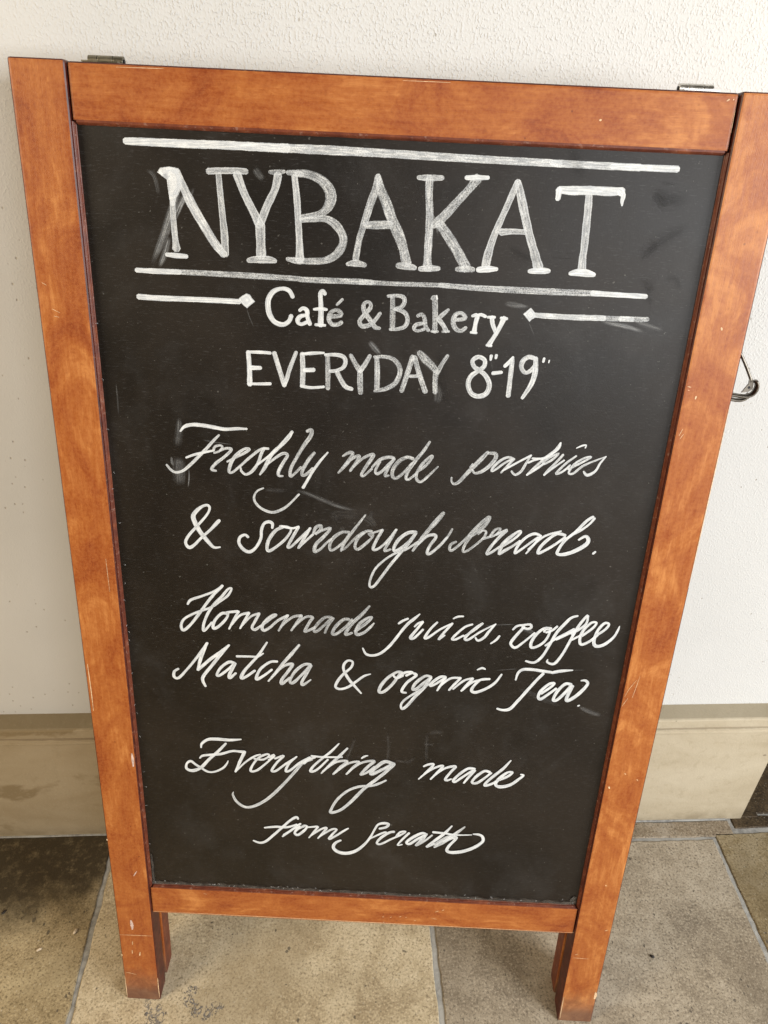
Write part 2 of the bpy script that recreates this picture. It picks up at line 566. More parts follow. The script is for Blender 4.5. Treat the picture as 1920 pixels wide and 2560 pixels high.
def build_floor():
    bm = bmesh.new()
    # mortar bed, one sheet
    bm.faces.new([bm.verts.new(p) for p in ((-4, -6, -.0022), (5, -6, -.0022), (5, 1.2, -.0022), (-4, 1.2, -.0022))]).material_index = 0
    g = .0042
    B, T, G, Y, S, D = 1, 2, 3, 4, 5, 6
    slab(bm, -.62, -.065 - g, -.80, -.002, B)
    slab(bm, -.065 + g, .455 - g, -.62, -.002, T)
    slab(bm, .455 + g, .965 - g * .8, -.70, -.0395, G)
    slab(bm, .455 + g, 1.003, -.0335, -.003, S, .0012)
    slab(bm, .965 + g, 1.62, -.66, -.0285, Y)
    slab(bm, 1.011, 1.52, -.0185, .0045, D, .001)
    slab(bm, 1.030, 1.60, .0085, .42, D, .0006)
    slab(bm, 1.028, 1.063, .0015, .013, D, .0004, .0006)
    # the rest of the floor in front, behind the camera and beside it
    xs = [-3.9, -3.2, -2.55, -1.9, -1.25, -.62]
    for a, b in zip(xs, xs[1:]):
        slab(bm, a + g, b - g, -.80, -.002, B if rnd.random() < .5 else T)
    slab(bm, 1.625, 2.4, -.66, -.0285, Y)
    slab(bm, 2.41, 3.4, -.66, -.0285, T)
    y = -.80
    for r in range(6):
        y1 = y - rnd.uniform(.55, .85)
        x = -3.9 + rnd.uniform(0, .3)
        while x < 4.6:
            w = rnd.uniform(.45, .8)
            slab(bm, x + g, x + w - g, y1 + g, y - g if r else y - g, rnd.choice((B, T, G, Y)) if r else rnd.choice((T, G, Y)))
            x += w
        y = y1
    for (a, b, c, yy) in ((-.065, .455, T, -.62), (.455, .965, G, -.70), (.965, 1.62, Y, -.66), (1.62, 2.4, T, -.66)):
        slab(bm, a + g, b - g, -.80 + g, yy - 2 * g, c)
    o = link_mesh('floor', bm, [M_MORTAR, S_BROWN, S_TAN, S_GREY, S_GOLD, S_STRIP, S_DARK])
    o['kind'] = 'structure'


build_floor()

# ------------------------------------------------------------------ wall: plaster above a stone plinth
wall = empty('wall', 'white rough plaster wall with a tan stone plinth, behind the blackboard sign', 'wall', (0, 0, 0))
bm = bmesh.new()
box_verts(bm, -4.0, 1.029, .030, .40, .258, 3.0)
link_mesh('plaster', bm, M_PLASTER, wall)
bm = bmesh.new()
prof = [(.40, 0), (0, 0), (0, .2285), (-.0008, .2300), (-.0008, .2330), (.0010, .2345), (-.0010, .2365), (-.0010, .2405), (.0016, .2425), (.0016, .2440), (-.0004, .2450),
        (-.0004, .2600), (.0022, .2640), (.0300, .2655), (.40, .2655)]
# many short lengths so that the moulding is not ruler-straight
N = 120
rings = []
for i in range(N + 1):
    x = -4.0 + 5.029 * i / N
    rings.append([bm.verts.new((x, p[0] + (0.0006 * mnoise.noise(Vector((x * 9, j * .7, 0))) if 0 < j < 14 else 0), p[1] + (.0007 * mnoise.noise(Vector((x * 6, 5 + j * .4, 0))) if 1 < j < 13 else 0))) for j, p in enumerate(prof)])
for r0, r1 in zip(rings, rings[1:]):
    for j in range(len(prof)):
        q = (j + 1) % len(prof)
        bm.faces.new((r0[j], r0[q], r1[q], r1[j]))
bm.faces.new(rings[0][::-1])
bm.faces.new(rings[-1])
bmesh.ops.recalc_face_normals(bm, faces=bm.faces)
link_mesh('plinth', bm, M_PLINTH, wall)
# pale bead of mortar where the plinth meets the floor
bm = bmesh.new()
pts = [(-3.9 + 4.9 * i / 200, -.0005 + .0006 * mnoise.noise(Vector((i * .5, 0, 0))), -.0004 + .0006 * mnoise.noise(Vector((i * .7, 4, 0)))) for i in range(201)]
tube(bm, pts, .0022, .0022, 6)
link_mesh('mortar_bead', bm, M_MORTAR, wall)
# doorway back at the far right, near-black colour standing in for its shade
bm = bmesh.new()
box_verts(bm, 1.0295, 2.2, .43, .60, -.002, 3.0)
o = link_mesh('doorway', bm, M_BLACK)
o['label'] = 'back of the doorway at the right end of the wall, its shade put into a near-black colour'
o['category'] = 'doorway'

# ------------------------------------------------------------------ the sign
W, H, S = .66, 1.1641, .048
V1, V2, V3 = 1.1177, .2170, .1711
BY, BX, YAW, LEAN = -.261, .0085, -.08431, .18922
U = Vector((math.cos(YAW), math.sin(YAW), 0))
n0 = Vector((-math.sin(YAW), math.cos(YAW), 0))
VV = n0 * math.sin(LEAN) + Vector((0, 0, 1)) * math.cos(LEAN)
NN = U.cross(VV)
sign = empty('pavement_sign', 'wooden framed blackboard sign with white hand lettering, leaning against the plaster wall', 'sign')
sign.matrix_world = Matrix(((U.x, VV.x, NN.x, BX), (U.y, VV.y, NN.y, BY), (U.z, VV.z, NN.z, 0), (0, 0, 0, 1)))
TL = math.tan(LEAN)


def wear(bm, lines, z, slot=2):
    """scratches and chips: slivers of bare wood lying on the varnish, plus one painted edge highlight"""
    for w, pts in lines:
        pts = [(a / 1e4, b / 1e4) for a, b in pts]
        P = catmull(pts, 6)
        L, Rr = [], []
        for i, (x, y) in enumerate(P):
            a, b = P[max(i - 1, 0)], P[min(i + 1, len(P) - 1)]
            d = Vector((b[0] - a[0], b[1] - a[1])).normalized()
            t = i / (len(P) - 1)
            hw = w / 2e4 * (.35 + .65 * math.sin(math.pi * min(max(t, .06), .94))) * (1 + .5 * mnoise.noise(Vector((x * 900, y * 900, 0))))
            L.append(bm.verts.new((x - d.y * hw, y + d.x * hw, z)))
            Rr.append(bm.verts.new((x + d.y * hw, y - d.x * hw, z)))
        for i in range(len(P) - 1):
            f = bm.faces.new((L[i], Rr[i], Rr[i + 1], L[i + 1]))
            if f.normal.z < 0 or (f.normal_update() or f.normal.z < 0):
                f.normal_flip()
            f.material_index = slot


def plank(name, x0, x1, y0, y1, z0, z1, mat, cut_foot=False, bev=.0028, marks=(), parent=None, scuffs=()):
    bm = bmesh.new()
    vs = box_verts(bm, x0, x1, y0, y1, z0, z1)
    if cut_foot:
        for v in vs:
            if v.co.y < y0 + 1e-5:
                v.co.y = max(0, -v.co.z * TL)
    bmesh.ops.bevel(bm, geom=list(bm.edges), offset=bev, segments=3, profile=.6, affect='EDGES')
    bm.normal_update()
    for f in bm.faces:
        f.material_index = 0 if f.normal.z > .93 else 1
    wear(bm, marks, z1 + .00018, 2)
    wear(bm, scuffs, z1 + .00016, 3)
    return link_mesh(name, bm, [mat, M_EDGE, M_RAW, M_SCUFF], parent or sign)


T1 = .028
left_marks = [(7, [(5, 1290), (236, 1295), (459, 1296)]), (16, [(254, 898), (268, 970)]), (9, [(178, 1175), (174, 1105)]), (9, [(160, 1002), (157, 931)]),
              (22, [(8, 911), (15, 881)]), (16, [(6, 3012), (10, 2985)]), (6, [(30, 543), (91, 541), (178, 515)]), (11, [(472, 465), (470, 258), (472, 58)]),
              (9, [(12, 470), (13, 223), (12, 40)]), (4, [(60, 9827), (104, 9804)]), (4, [(128, 9592), (199, 9559)]), (4, [(138, 9527), (186, 9518)]),
              (10, [(40, 5650), (44, 5300), (42, 5000)]), (4, [(380, 7000), (384, 6600)])]
left_scuffs = [(38, [(190, 1581), (198, 1483), (196, 1400)]), (14, [(295, 2392), (344, 2480)]), (30, [(440, 4400), (444, 4300), (442, 4200)])]
right_marks = [(18, [(6351, 9722), (6364, 9694)]), (6, [(6150, 9155), (6188, 9149)]), (4, [(6160, 9120), (6179, 9118)]), (18, [(6249, 9035), (6254, 9067)]),
               (5, [(6164, 8662), (6189, 8737)]), (5, [(6178, 8630), (6207, 8685)]), (13, [(6388, 2654), (6403, 2640)]), (14, [(6509, 1834), (6543, 1851)]),
               (36, [(6570, 635), (6579, 567), (6572, 495)]), (7, [(6174, 1351), (6220, 1370)]), (5, [(6165, 1296), (6270, 1290), (6378, 1288)]),
               (12, [(6331, 4477), (6348, 4460)]), (10, [(6490, 4397), (6506, 4373)]), (16, [(6176, 4266), (6190, 4230)]),
               (4, [(6147, 5569), (6189, 5692), (6247, 5804)]), (4, [(6140, 5439), (6190, 5555)]), (4, [(6235, 5558), (6255, 5700), (6273, 5859)]),
               (9, [(6145, 500), (6146, 250), (6150, 60)]), (7, [(6590, 9000), (6591, 8000), (6589, 7000)])]
ls = plank('stile', 0, S, 0, H, -T1, 0, M_STILE, True, marks=left_marks, scuffs=left_scuffs)
rs = plank('stile', W - S, W, 0, H, -T1, 0, M_STILE2, True, marks=right_marks)
rd = -.003
top_marks = [(14, [(4974, 11377), (4994, 11381)]), (10, [(6010, 11564), (6033, 11580)]), (8, [(6062, 11572), (6069, 11584)]),
             (5, [(6095, 11500), (6096, 11330)]), (4, [(900, 11600), (1300, 11605)]), (4, [(3300, 11602), (3700, 11604)])]
tr = plank('top_rail', S + .0004, W - S - .0009, V1, H - .001, -T1 + .002, rd, M_RAIL, False, .0030, top_marks)
low_marks = [(9, [(3556, 1845), (3577, 1850)]), (9, [(3657, 1845), (3678, 1854)]), (9, [(3779, 1861), (3805, 1871)]), (8, [(3858, 1859), (3879, 1861)]), (8, [(3566, 1749), (3587, 1750)]),
             (7, [(3978, 1808), (4005, 1810)]), (9, [(4248, 1984), (4293, 2009)]), (5, [(4203, 1869), (4278, 1852)]), (8, [(4335, 2019), (4365, 2036)]), (5, [(1180, 2110), (1230, 2095)]),
             (8, [(500, 1733), (2195, 1736), (4118, 1731), (6110, 1733)])]  # long pale line paints in a thin highlight along the lower edge
br = plank('bottom_rail', S + .0004, W - S - .0010, V3, V2, -T1 + .002, rd, M_RAIL2, False, .0015, low_marks)

# beads round the panel
WP = -.008


def bead(name, p0, p1, inward):
    """small stepped moulding from the frame's inner edge down to the panel"""
    bm = bmesh.new()
    pr = [(-.003, -.0032), (.0003, -.0032), (.0009, -.0037), (.0009, -.0046), (.0014, -.0049), (.0018, -.0056), (.0018, -.0066), (.0023, -.0071), (.0023, -.0098), (-.003, -.0098)]
    a, b, inward = Vector(p0), Vector(p1), (inward[0], inward[1], 0)
    n = 60
    rg = []
    for i in range(n + 1):
        c = a.lerp(b, i / n)
        q = []
        for j, (d, w) in enumerate(pr):
            jj = .00022 * mnoise.noise(Vector((c.x * 60, c.y * 60, j))) if 0 < j < 9 else 0
            e = c + Vector(inward) * (d + jj)
            q.append(bm.verts.new((e.x, e.y, w)))
        rg.append(q)
    for r0, r1 in zip(rg, rg[1:]):
        for j in range(len(pr)):
            k = (j + 1) % len(pr)
            bm.faces.new((r0[j], r0[k], r1[k], r1[j]))
    bm.faces.new(rg[0][::-1])
    bm.faces.new(rg[-1])
    bmesh.ops.recalc_face_normals(bm, faces=bm.faces)
    return link_mesh(name, bm, M_BEAD, sign)


bead('bead', (S, V2, 0), (S, V1, 0), (1, 0))
bead('bead', (W - S, V2, 0), (W - S, V1, 0), (-1, 0))
bead('bead', (S + .004, V1, 0), (W - S - .004, V1, 0), (0, -1))
bead('bead', (S + .004, V2, 0), (W - S - .004, V2, 0), (0, 1))

bm = bmesh.new()
box_verts(bm, S - .004, W - S + .004, V2 - .004, V1 + .004, -.013, WP)
panel = link_mesh('panel', bm, M_PANEL, sign)

# ------------------------------------------------------------------ hand lettering (points in tenths of a millimetre on the panel: x,y,width)
CHALK = '''
@rule_line
b 913,11045,61 1042,11046,64 1478,11046,70 1739,11050,69 2088,11049,71 2331,11049,73
h 2262,11049,69 2697,11050,76 3132,11047,69 3706,11039,66 4176,11035,63 4698,11032,63
h 4629,11032,60 5098,11031,61 5394,11031,61
b 5151,11030,48 5394,11031,54 5720,11033,58
@rule_line
b 923,9969,43 1012,9968,46 1123,9968,50 1327,9970,47
g 1253,9971,47 1494,9971,50 1956,9968,54 2382,9963,50 2493,9956,52 2956,9962,54 3104,9961,50
k 2993,9959,47 3289,9959,42 3566,9963,43 3806,9966,43
g 3732,9966,47 4140,9956,54 4732,9956,61 5193,9959,53
b 5137,9960,50 5434,9956,47 5637,9955,46
@heading
h 1205,10819,44 1263,10826,58 1334,10825,66
h 1281,10831,73 1318,10784,123 1322,10703,98 1303,10620,66 1295,10553,47
o 1296,10570,49 1294,10452,53 1298,10325,55 1302,10240,57 1307,10171,75
b 1212,10119,37 1308,10114,49 1398,10111,39
h 1351,10826,55 1397,10706,69 1445,10601,85 1502,10495,83 1586,10356,81 1654,10247,79 1741,10143,71
o 1717,10814,53 1728,10639,54 1743,10431,60 1752,10303,69 1752,10144,69
o 1626,10836,56 1723,10844,53 1855,10850,55 1965,10849,48
o 1881,10825,77 1939,10673,68 2007,10543,72 2076,10412,82
o 2243,10833,75 2215,10718,66 2142,10574,70 2081,10429,74
o 2077,10420,85 2079,10318,84 2082,10146,91
o 1960,10101,39 2025,10113,61 2144,10118,66 2213,10108,40
g 2168,10854,32 2234,10853,49 2300,10864,31
Ph 1174,10810 1203,10847 1283,10859 1366,10849 1396,10755 1393,10706 1348,10622 1310,10587 1270,10585 1262,10675 1256,10753 1212,10783
@heading
g 2326,10857,39 2401,10852,57 2454,10846,49
o 2388,10831,54 2410,10636,61 2423,10428,59 2433,10257,65 2436,10127,83
g 2410,10856,61 2516,10849,70 2622,10809,81 2693,10739,95 2712,10666,99 2687,10591,85 2625,10534,60 2536,10509,52 2441,10492,52
g 2446,10471,50 2563,10485,55 2671,10490,61 2761,10443,74 2825,10353,72 2820,10266,77 2758,10181,74 2658,10133,62 2520,10121,59 2419,10122,52
g 2320,10131,37 2382,10123,53 2447,10119,63
g 3120,10864,48 3109,10766,70 3061,10624,66 3013,10463,62 2973,10325,58 2946,10160,62
g 3124,10868,44 3154,10751,79 3212,10631,89 3263,10508,93 3333,10376,97 3374,10275,86 3414,10138,95
g 3031,10455,63 3130,10460,72 3247,10469,76
g 2871,10111,37 2951,10125,66 3036,10110,42
g 3332,10121,51 3410,10120,68 3494,10108,46
@heading
g 3575,10868,71 3579,10738,66 3592,10615,67 3600,10490,72 3601,10337,71 3601,10207,70 3607,10112,96
g 3475,10867,38 3575,10868,57 3691,10874,39
g 3535,10101,42 3621,10110,63 3711,10112,42
g 3991,10882,96 3936,10803,69 3839,10692,74 3758,10597,79 3675,10510,84 3633,10474,53
b 3894,10884,38 3990,10888,47 4089,10893,34
g 3685,10502,78 3773,10396,91 3854,10288,89 3917,10196,96 3955,10128,103
g 3875,10113,45 3951,10121,65 4027,10118,46
o 4350,10874,53 4324,10804,58 4277,10670,55 4221,10518,59 4180,10397,63 4148,10259,76 4135,10154,78
o 4350,10874,51 4392,10750,74 4439,10611,78 4499,10446,72 4562,10295,78 4617,10159,96
o 4246,10451,62 4353,10461,49 4461,10461,44
b 4067,10118,47 4152,10128,63 4241,10132,35
b 4536,10127,38 4627,10136,61 4717,10137,42
@heading
b 4716,10825,56 4815,10821,75 4990,10829,75 5166,10829,75 5275,10836,64
b 4719,10825,62 4718,10789,53 4716,10748,48
b 5253,10833,71 5285,10802,46 5283,10757,34 5288,10720,17
o 4986,10792,65 4993,10686,69 5000,10520,68 5007,10350,68 5006,10264,68 5014,10142,83
b 4910,10124,38 4965,10135,60 5057,10135,68 5132,10123,42
@arrow
b 923,9731,53 1106,9726,53 1482,9730,49 1871,9730,51
Pb 1863,9757 1896,9784 1939,9808 1972,9799 1990,9768 2019,9737 1988,9713 1940,9672 1903,9700 1885,9722
f 1936,9674,15 1962,9592,13 2004,9492,8
@arrow
h 4629,9738,49 4947,9735,53 5227,9740,53 5283,9740,53
k 5255,9740,53 5377,9741,51 5460,9743,49
h 5432,9743,50 5554,9744,49 5544,9744,50
g 5544,9746,49 5619,9745,50 5688,9750,45
Pb 4525,9743 4559,9776 4591,9804 4614,9783 4635,9759 4643,9716 4615,9699 4592,9674 4568,9699
f 4583,9672,13 4626,9600,10 4661,9531,7
f 5567,9719,44 5704,9689,64 5861,9650,36
@subtitle
b 2371,9795,40 2336,9852,42 2270,9867,36 2196,9841,44 2148,9776,51 2138,9702,53 2155,9620,53 2202,9557,48 2278,9538,45 2335,9573,43 2356,9625,41
b 2434,9675,31 2467,9698,35 2504,9678,42 2509,9619,42 2533,9553,40
b 2495,9636,31 2439,9620,41 2415,9577,43 2448,9549,35 2505,9572,34
b 2671,9837,39 2652,9864,35 2629,9839,41 2633,9762,42 2636,9671,52 2633,9550,57
b 2568,9693,24 2636,9700,35 2690,9697,26
b 2584,9552,27 2677,9550,27
g 2721,9633,44 2825,9650,38 2805,9688,41 2767,9695,34 2725,9666,41 2710,9610,43 2741,9563,40 2793,9563,38 2832,9586,39
g 2783,9744,25 2835,9797,29
g 3192,9688,33 3146,9621,42 3091,9572,42 3025,9560,45 3000,9605,45 3041,9662,42 3095,9729,42 3096,9770,37 3065,9784,32 3033,9754,41 3045,9690,47 3099,9619,47 3148,9556,47 3194,9547,30
k 3300,9848,44 3307,9703,52 3312,9546,51
g 3256,9846,30 3332,9854,34 3398,9844,41 3414,9799,42 3384,9752,41 3320,9731,36
g 3334,9732,37 3415,9708,41 3451,9645,42 3431,9579,43 3366,9550,35 3289,9543,29
@subtitle
g 3542,9677,32 3579,9696,34 3609,9662,40 3623,9589,42 3654,9548,36
g 3603,9615,34 3533,9596,41 3516,9560,38 3551,9540,30 3611,9560,34
k 3663,9838,23 3690,9849,51 3705,9731,54 3711,9611,51 3712,9542,52
b 3707,9872,16 3714,9841,18
g 3681,9543,24 3743,9543,24
g 3828,9751,28 3771,9697,42 3740,9668,38
g 3741,9659,47 3787,9606,42 3822,9550,46
g 3784,9544,24 3848,9549,24
g 3887,9657,37 3989,9676,40 3972,9712,41 3928,9725,35 3889,9694,46 3880,9629,47 3912,9575,46 3961,9561,39 4003,9593,36
b 4052,9702,25 4099,9708,44 4091,9639,42 4084,9555,49
b 4094,9704,32 4135,9719,31 4179,9703,32
b 4052,9551,25 4107,9549,26
b 4238,9701,45 4251,9637,42 4290,9560,39
b 4199,9699,27 4266,9701,28
b 4353,9698,52 4308,9584,43 4265,9498,41 4233,9440,50
b 4323,9696,31 4380,9693,31
b 4213,9439,26 4259,9434,27
f 3443,9896,9 3438,9855,9
@opening_hours
b 1941,9264,46 1950,9107,48 1949,8945,51
b 1939,9263,27 2074,9266,33 2156,9263,31
b 1964,9113,49 2013,9113,43 2058,9115,41
b 1931,8952,26 2049,8957,30 2152,8964,32
h 2192,9266,49 2236,9121,45 2288,8957,52
h 2283,8952,46 2313,9027,42 2343,9127,42 2403,9284,34
h 2461,9273,48 2467,9113,51 2464,8961,53
b 2458,9268,30 2574,9283,34 2670,9290,21
b 2478,9114,45 2575,9121,43
b 2450,8957,34 2547,8945,30 2674,8960,26
k 2704,9270,48 2709,9125,50 2712,8943,45
h 2680,9271,30 2776,9278,37 2853,9263,43 2878,9216,44 2855,9157,38 2788,9124,34 2725,9116,33
h 2798,9110,47 2839,9034,49 2884,8972,50 2948,8950,38
g 2924,9281,39 2970,9206,49 3020,9131,49
g 3111,9285,40 3066,9201,48 3020,9131,49
g 3021,9126,53 3024,9023,56 3032,8916,51
g 3177,9269,50 3187,9129,54 3190,8967,54
g 3152,9273,32 3246,9282,37 3333,9263,43 3394,9198,48 3403,9121,49 3364,9030,49 3279,8972,44 3168,8943,32
@opening_hours
g 3521,9296,54 3491,9183,50 3431,8954,47
g 3537,9292,47 3590,9140,50 3662,8961,57
g 3505,9104,35 3582,9110,35
k 3582,9337,57 3639,9278,76 3711,9214,69 3763,9153,52
g 3853,9322,35 3805,9238,41 3763,9148,48
g 3753,9162,58 3750,9059,52 3758,8956,47
h 4165,9199,48 4114,9229,43 4094,9286,43 4148,9324,43 4208,9296,42 4209,9238,45 4160,9192,44 4093,9135,49 4071,9056,48 4108,8968,48 4184,8940,48 4258,8976,52 4276,9066,50 4227,9152,47 4155,9202,40
b 4268,9342,32 4265,9299,21
b 4316,9349,30 4313,9318,25
b 4297,9173,36 4383,9187,34
f 4270,9285,8 4299,9202,8
b 4405,9246,35 4448,9293,37 4477,9338,25
h 4475,9338,24 4473,9290,45 4471,9173,48 4470,8957,46
h 4693,9329,42 4629,9347,46 4576,9309,49 4566,9246,47 4608,9195,40 4663,9222,44 4701,9286,40
h 4692,9339,46 4703,9204,53 4679,9086,50 4608,8944,34
b 4773,9341,25 4768,9306,24
b 4824,9324,15 4821,9301,12
f 3529,9358,57 3599,9304,114 3721,9204,114 3793,9140,57
@pastries_line
b 1241,8436,23 1284,8485,37 1361,8510,44 1471,8508,44 1600,8491,45 1690,8480,42 1820,8492,38 1909,8494,25
h 1629,8417,23 1574,8359,34 1489,8260,36 1414,8181,39 1328,8090,38 1242,8015,33 1169,7995,31 1119,8020,32 1079,8072,25
b 1283,8159,25 1364,8194,30 1478,8227,29 1570,8251,26
h 1569,8226,25 1620,8243,26 1658,8290,29 1633,8309,27 1582,8291,31 1565,8248,28
h 1631,8251,27 1693,8279,33 1748,8268,37 1669,8184,35 1585,8115,38 1536,8047,35 1583,8033,27
h 1700,8137,24 1791,8190,29 1884,8243,34 1931,8282,31 1885,8285,31 1802,8223,37 1743,8134,43 1715,8035,37 1750,8026,31 1829,8095,31 1934,8197,32 2047,8288,34 2123,8298,29
h 2083,8303,32 2051,8246,36 2014,8137,36 1951,8047,38 1888,8009,32 1843,8042,30 1837,8079,19
b 2008,8121,24 2096,8195,26 2189,8280,28
h 2363,8489,38 2321,8424,50 2240,8330,46 2147,8230,45 2084,8098,44 2030,8013,22
h 2095,8120,24 2188,8200,32 2269,8255,38 2315,8239,37 2279,8172,39 2227,8073,43 2222,8016,36 2266,8011,24
g 2511,8501,38 2556,8514,46 2546,8451,46 2482,8353,44 2421,8244,40 2350,8101,40 2342,8015,36 2380,8037,31 2452,8117,33
g 2588,8279,34 2533,8207,43 2472,8096,40 2462,8033,35 2503,8041,36 2574,8112,35
b 2723,8290,20 2645,8192,31 2575,8085,35 2539,8018,34 2473,7894,39
h 2432,7820,25 2318,7690,30 2223,7623,37 2139,7602,37 2046,7636,34 1984,7695,29 1965,7761,27 1997,7830,25 2065,7869,20
f 2370,7866,44 2525,7830,59 2711,7756,63 2880,7698,57 3068,7674,34
f 1210,8170,122 1202,8041,176 1201,7843,137
f 1235,8581,60 1226,8436,100 1195,8255,100
s 1134,8166,21 1135,8102,36 1152,8060,22
s 1305,8046,10 1301,7937,21 1283,7825,10
q 2070,7850,55 2184,7851,67 2298,7851,55
f 1453,8358,22 1594,8337,18 1775,8322,10
@pastries_line
g 2874,8257,23 2936,8298,40 2974,8289,40 2918,8184,46 2831,8074,23
g 2869,8128,25 2968,8235,35 3038,8268,38 3019,8211,41 2951,8102,29
g 2981,8145,28 3079,8246,32 3173,8292,42 3174,8262,46 3122,8174,43 3069,8073,36 3095,8059,28 3174,8139,29
g 3174,8155,27 3251,8239,37 3331,8270,42 3392,8257,36 3335,8185,38 3277,8117,36 3227,8087,39 3210,8124,33 3252,8223,31
g 3394,8257,35 3346,8174,39 3309,8073,35 3348,8075,24
g 3584,8267,41 3523,8280,39 3444,8233,50 3388,8144,47 3386,8068,41 3423,8049,39 3492,8107,34 3577,8219,31
g 3741,8455,28 3680,8347,39 3606,8242,42 3541,8131,41 3525,8054,35 3556,8045,30 3629,8114,28
g 3628,8125,27 3720,8205,34 3776,8293,31 3759,8303,29 3688,8225,36 3633,8125,35 3633,8049,37 3680,8024,34 3757,8099,30 3842,8198,19
@pastries_line
g 4329,8377,34 4277,8309,53 4204,8219,51 4131,8129,47 4067,8044,43 4018,8017,31 3990,8046,24 3987,8087,20
g 4332,8365,32 4403,8363,45 4412,8316,48 4365,8239,47 4290,8170,43 4221,8145,32 4193,8176,26
g 4167,8205,25 4189,8245,18
h 4589,8320,29 4537,8333,31 4470,8298,31 4406,8230,34 4386,8177,26 4429,8199,27 4503,8267,28 4589,8320,28
h 4599,8320,28 4537,8237,30 4482,8164,21
b 4497,8186,22 4624,8274,26 4765,8364,26
h 4763,8364,27 4724,8279,31 4684,8191,32 4628,8150,32 4585,8186,24
b 4744,8285,24 4801,8315,26 4840,8327,25
h 5042,8511,21 4997,8431,30 4926,8364,30 4837,8263,35 4745,8153,24
b 5042,8511,20 5034,8459,25 4972,8393,28 4884,8338,28 4780,8333,24
b 4745,8153,22 4832,8220,26 4905,8288,28
h 4889,8293,28 4957,8355,26 5036,8399,24 4980,8329,28 4906,8280,29
h 5083,8388,30 5024,8305,30 4955,8216,30 4919,8162,26
b 4919,8162,21 5011,8251,23 5101,8330,22
h 5215,8381,23 5125,8300,28 5038,8186,27 5098,8207,27 5168,8281,26
h 5154,8237,26 5302,8330,27 5364,8378,26 5298,8362,26 5207,8293,30 5164,8203,28 5211,8195,31 5309,8288,27 5512,8391,16
b 5512,8391,17 5465,8318,25 5428,8230,29 5354,8183,39 5311,8222,19
b 5205,8463,13 5259,8492,23 5298,8499,18 5292,8469,15
@bread_line
b 1595,7481,38 1568,7451,46 1501,7372,36 1401,7274,34 1311,7175,40 1256,7148,47 1224,7205,38 1264,7290,38 1354,7399,34 1444,7508,29 1489,7578,30 1497,7630,33 1461,7647,33 1391,7607,42 1324,7524,57 1336,7444,59 1383,7343,57 1463,7230,51 1524,7163,36 1592,7169,21
b 2150,7422,29 2153,7471,40 2117,7492,41 2064,7467,38 2036,7390,38 2029,7296,36 1974,7187,38 1908,7131,44 1845,7151,47 1795,7225,40 1806,7296,38 1860,7328,35 1893,7303,36
h 2264,7437,34 2189,7398,43 2114,7289,45 2091,7182,40 2117,7154,41 2198,7212,35 2295,7311,35 2348,7407,29 2316,7440,35 2232,7447,32
b 2253,7448,35 2359,7431,30 2430,7452,32
h 2427,7446,38 2369,7338,39 2315,7218,36 2347,7214,31 2443,7319,35 2554,7444,30
h 2548,7441,36 2486,7321,38 2427,7207,32 2465,7250,29 2581,7373,30
g 2581,7373,29 2611,7456,43 2664,7476,40 2654,7424,41 2602,7374,34 2654,7412,32 2764,7455,35 2697,7356,43 2613,7258,48 2598,7172,43 2657,7202,33 2720,7276,28 2772,7331,24
@bread_line
g 2959,7417,40 2885,7413,38 2802,7350,44 2761,7266,38 2768,7199,35 2826,7223,34 2909,7310,30 2960,7394,30
g 3124,7625,22 3061,7526,31 2991,7419,37 2910,7286,39 2880,7196,28
k 2879,7214,33 2922,7228,29 3035,7363,31 3107,7425,32
g 3201,7442,32 3138,7438,37 3056,7353,39 3027,7257,38 3060,7224,40 3143,7299,38 3204,7372,30 3207,7413,31 3165,7411,26 3193,7383,23
g 3212,7425,25 3305,7461,32
h 3311,7465,34 3257,7352,39 3219,7242,36 3262,7235,34 3354,7322,31 3454,7476,31
g 3457,7477,30 3395,7348,39 3342,7225,34 3405,7243,29
h 3664,7456,43 3580,7445,46 3489,7365,46 3441,7268,39 3454,7225,40 3526,7273,39 3606,7359,38 3664,7450,39 3588,7312,37 3499,7189,38 3409,7053,36 3319,6902,36 3248,6794,35 3205,6783,32 3202,6859,30 3250,6996,31 3342,7109,29 3456,7198,30 3570,7252,30 3691,7347,30
g 3935,7693,43 3884,7617,61 3798,7497,51 3721,7377,46 3641,7238,31
h 3693,7317,29 3782,7416,34 3854,7437,42 3873,7403,39 3821,7313,39 3795,7227,38 3827,7217,38 3926,7319,35 3993,7416,31
k 3984,7398,31 4016,7457,30 4040,7516,24
@bread_line
g 4091,7369,30 4041,7337,36 4029,7283,34 4057,7267,35 4145,7354,33 4221,7451,33
k 4221,7451,41 4315,7572,49 4400,7665,43 4412,7651,43 4368,7563,47 4253,7453,46
g 4243,7441,34 4188,7345,37 4172,7262,30 4216,7270,32 4304,7351,31 4371,7425,31 4396,7496,29 4362,7514,28 4314,7468,23
g 4372,7419,28 4443,7446,32
g 4442,7452,32 4487,7529,34 4543,7546,27 4512,7485,31 4453,7447,32
h 4503,7473,30 4610,7533,36 4547,7458,40 4464,7336,40 4425,7246,32 4471,7264,33 4559,7342,30
h 4560,7330,33 4677,7418,33 4752,7503,33 4739,7528,30 4652,7452,46 4578,7354,49 4555,7251,30 4606,7291,46 4685,7349,32 4762,7417,30
b 4958,7494,32 4898,7506,37 4820,7461,35 4747,7364,38 4720,7271,31 4764,7300,31 4850,7381,31 4945,7468,32
b 4972,7490,30 4913,7385,31 4840,7273,20
b 4857,7323,25 4978,7458,28 5055,7508,27 5175,7552,21
b 5224,7506,38 5138,7519,40 5052,7450,41 4980,7353,40 4965,7284,36 5027,7315,36 5133,7397,34 5227,7483,37
b 5483,7732,34 5419,7677,39 5332,7558,37 5231,7449,37 5181,7353,39 5171,7287,39 5253,7288,47 5363,7339,53 5457,7415,53 5470,7473,46 5433,7506,39 5371,7462,27
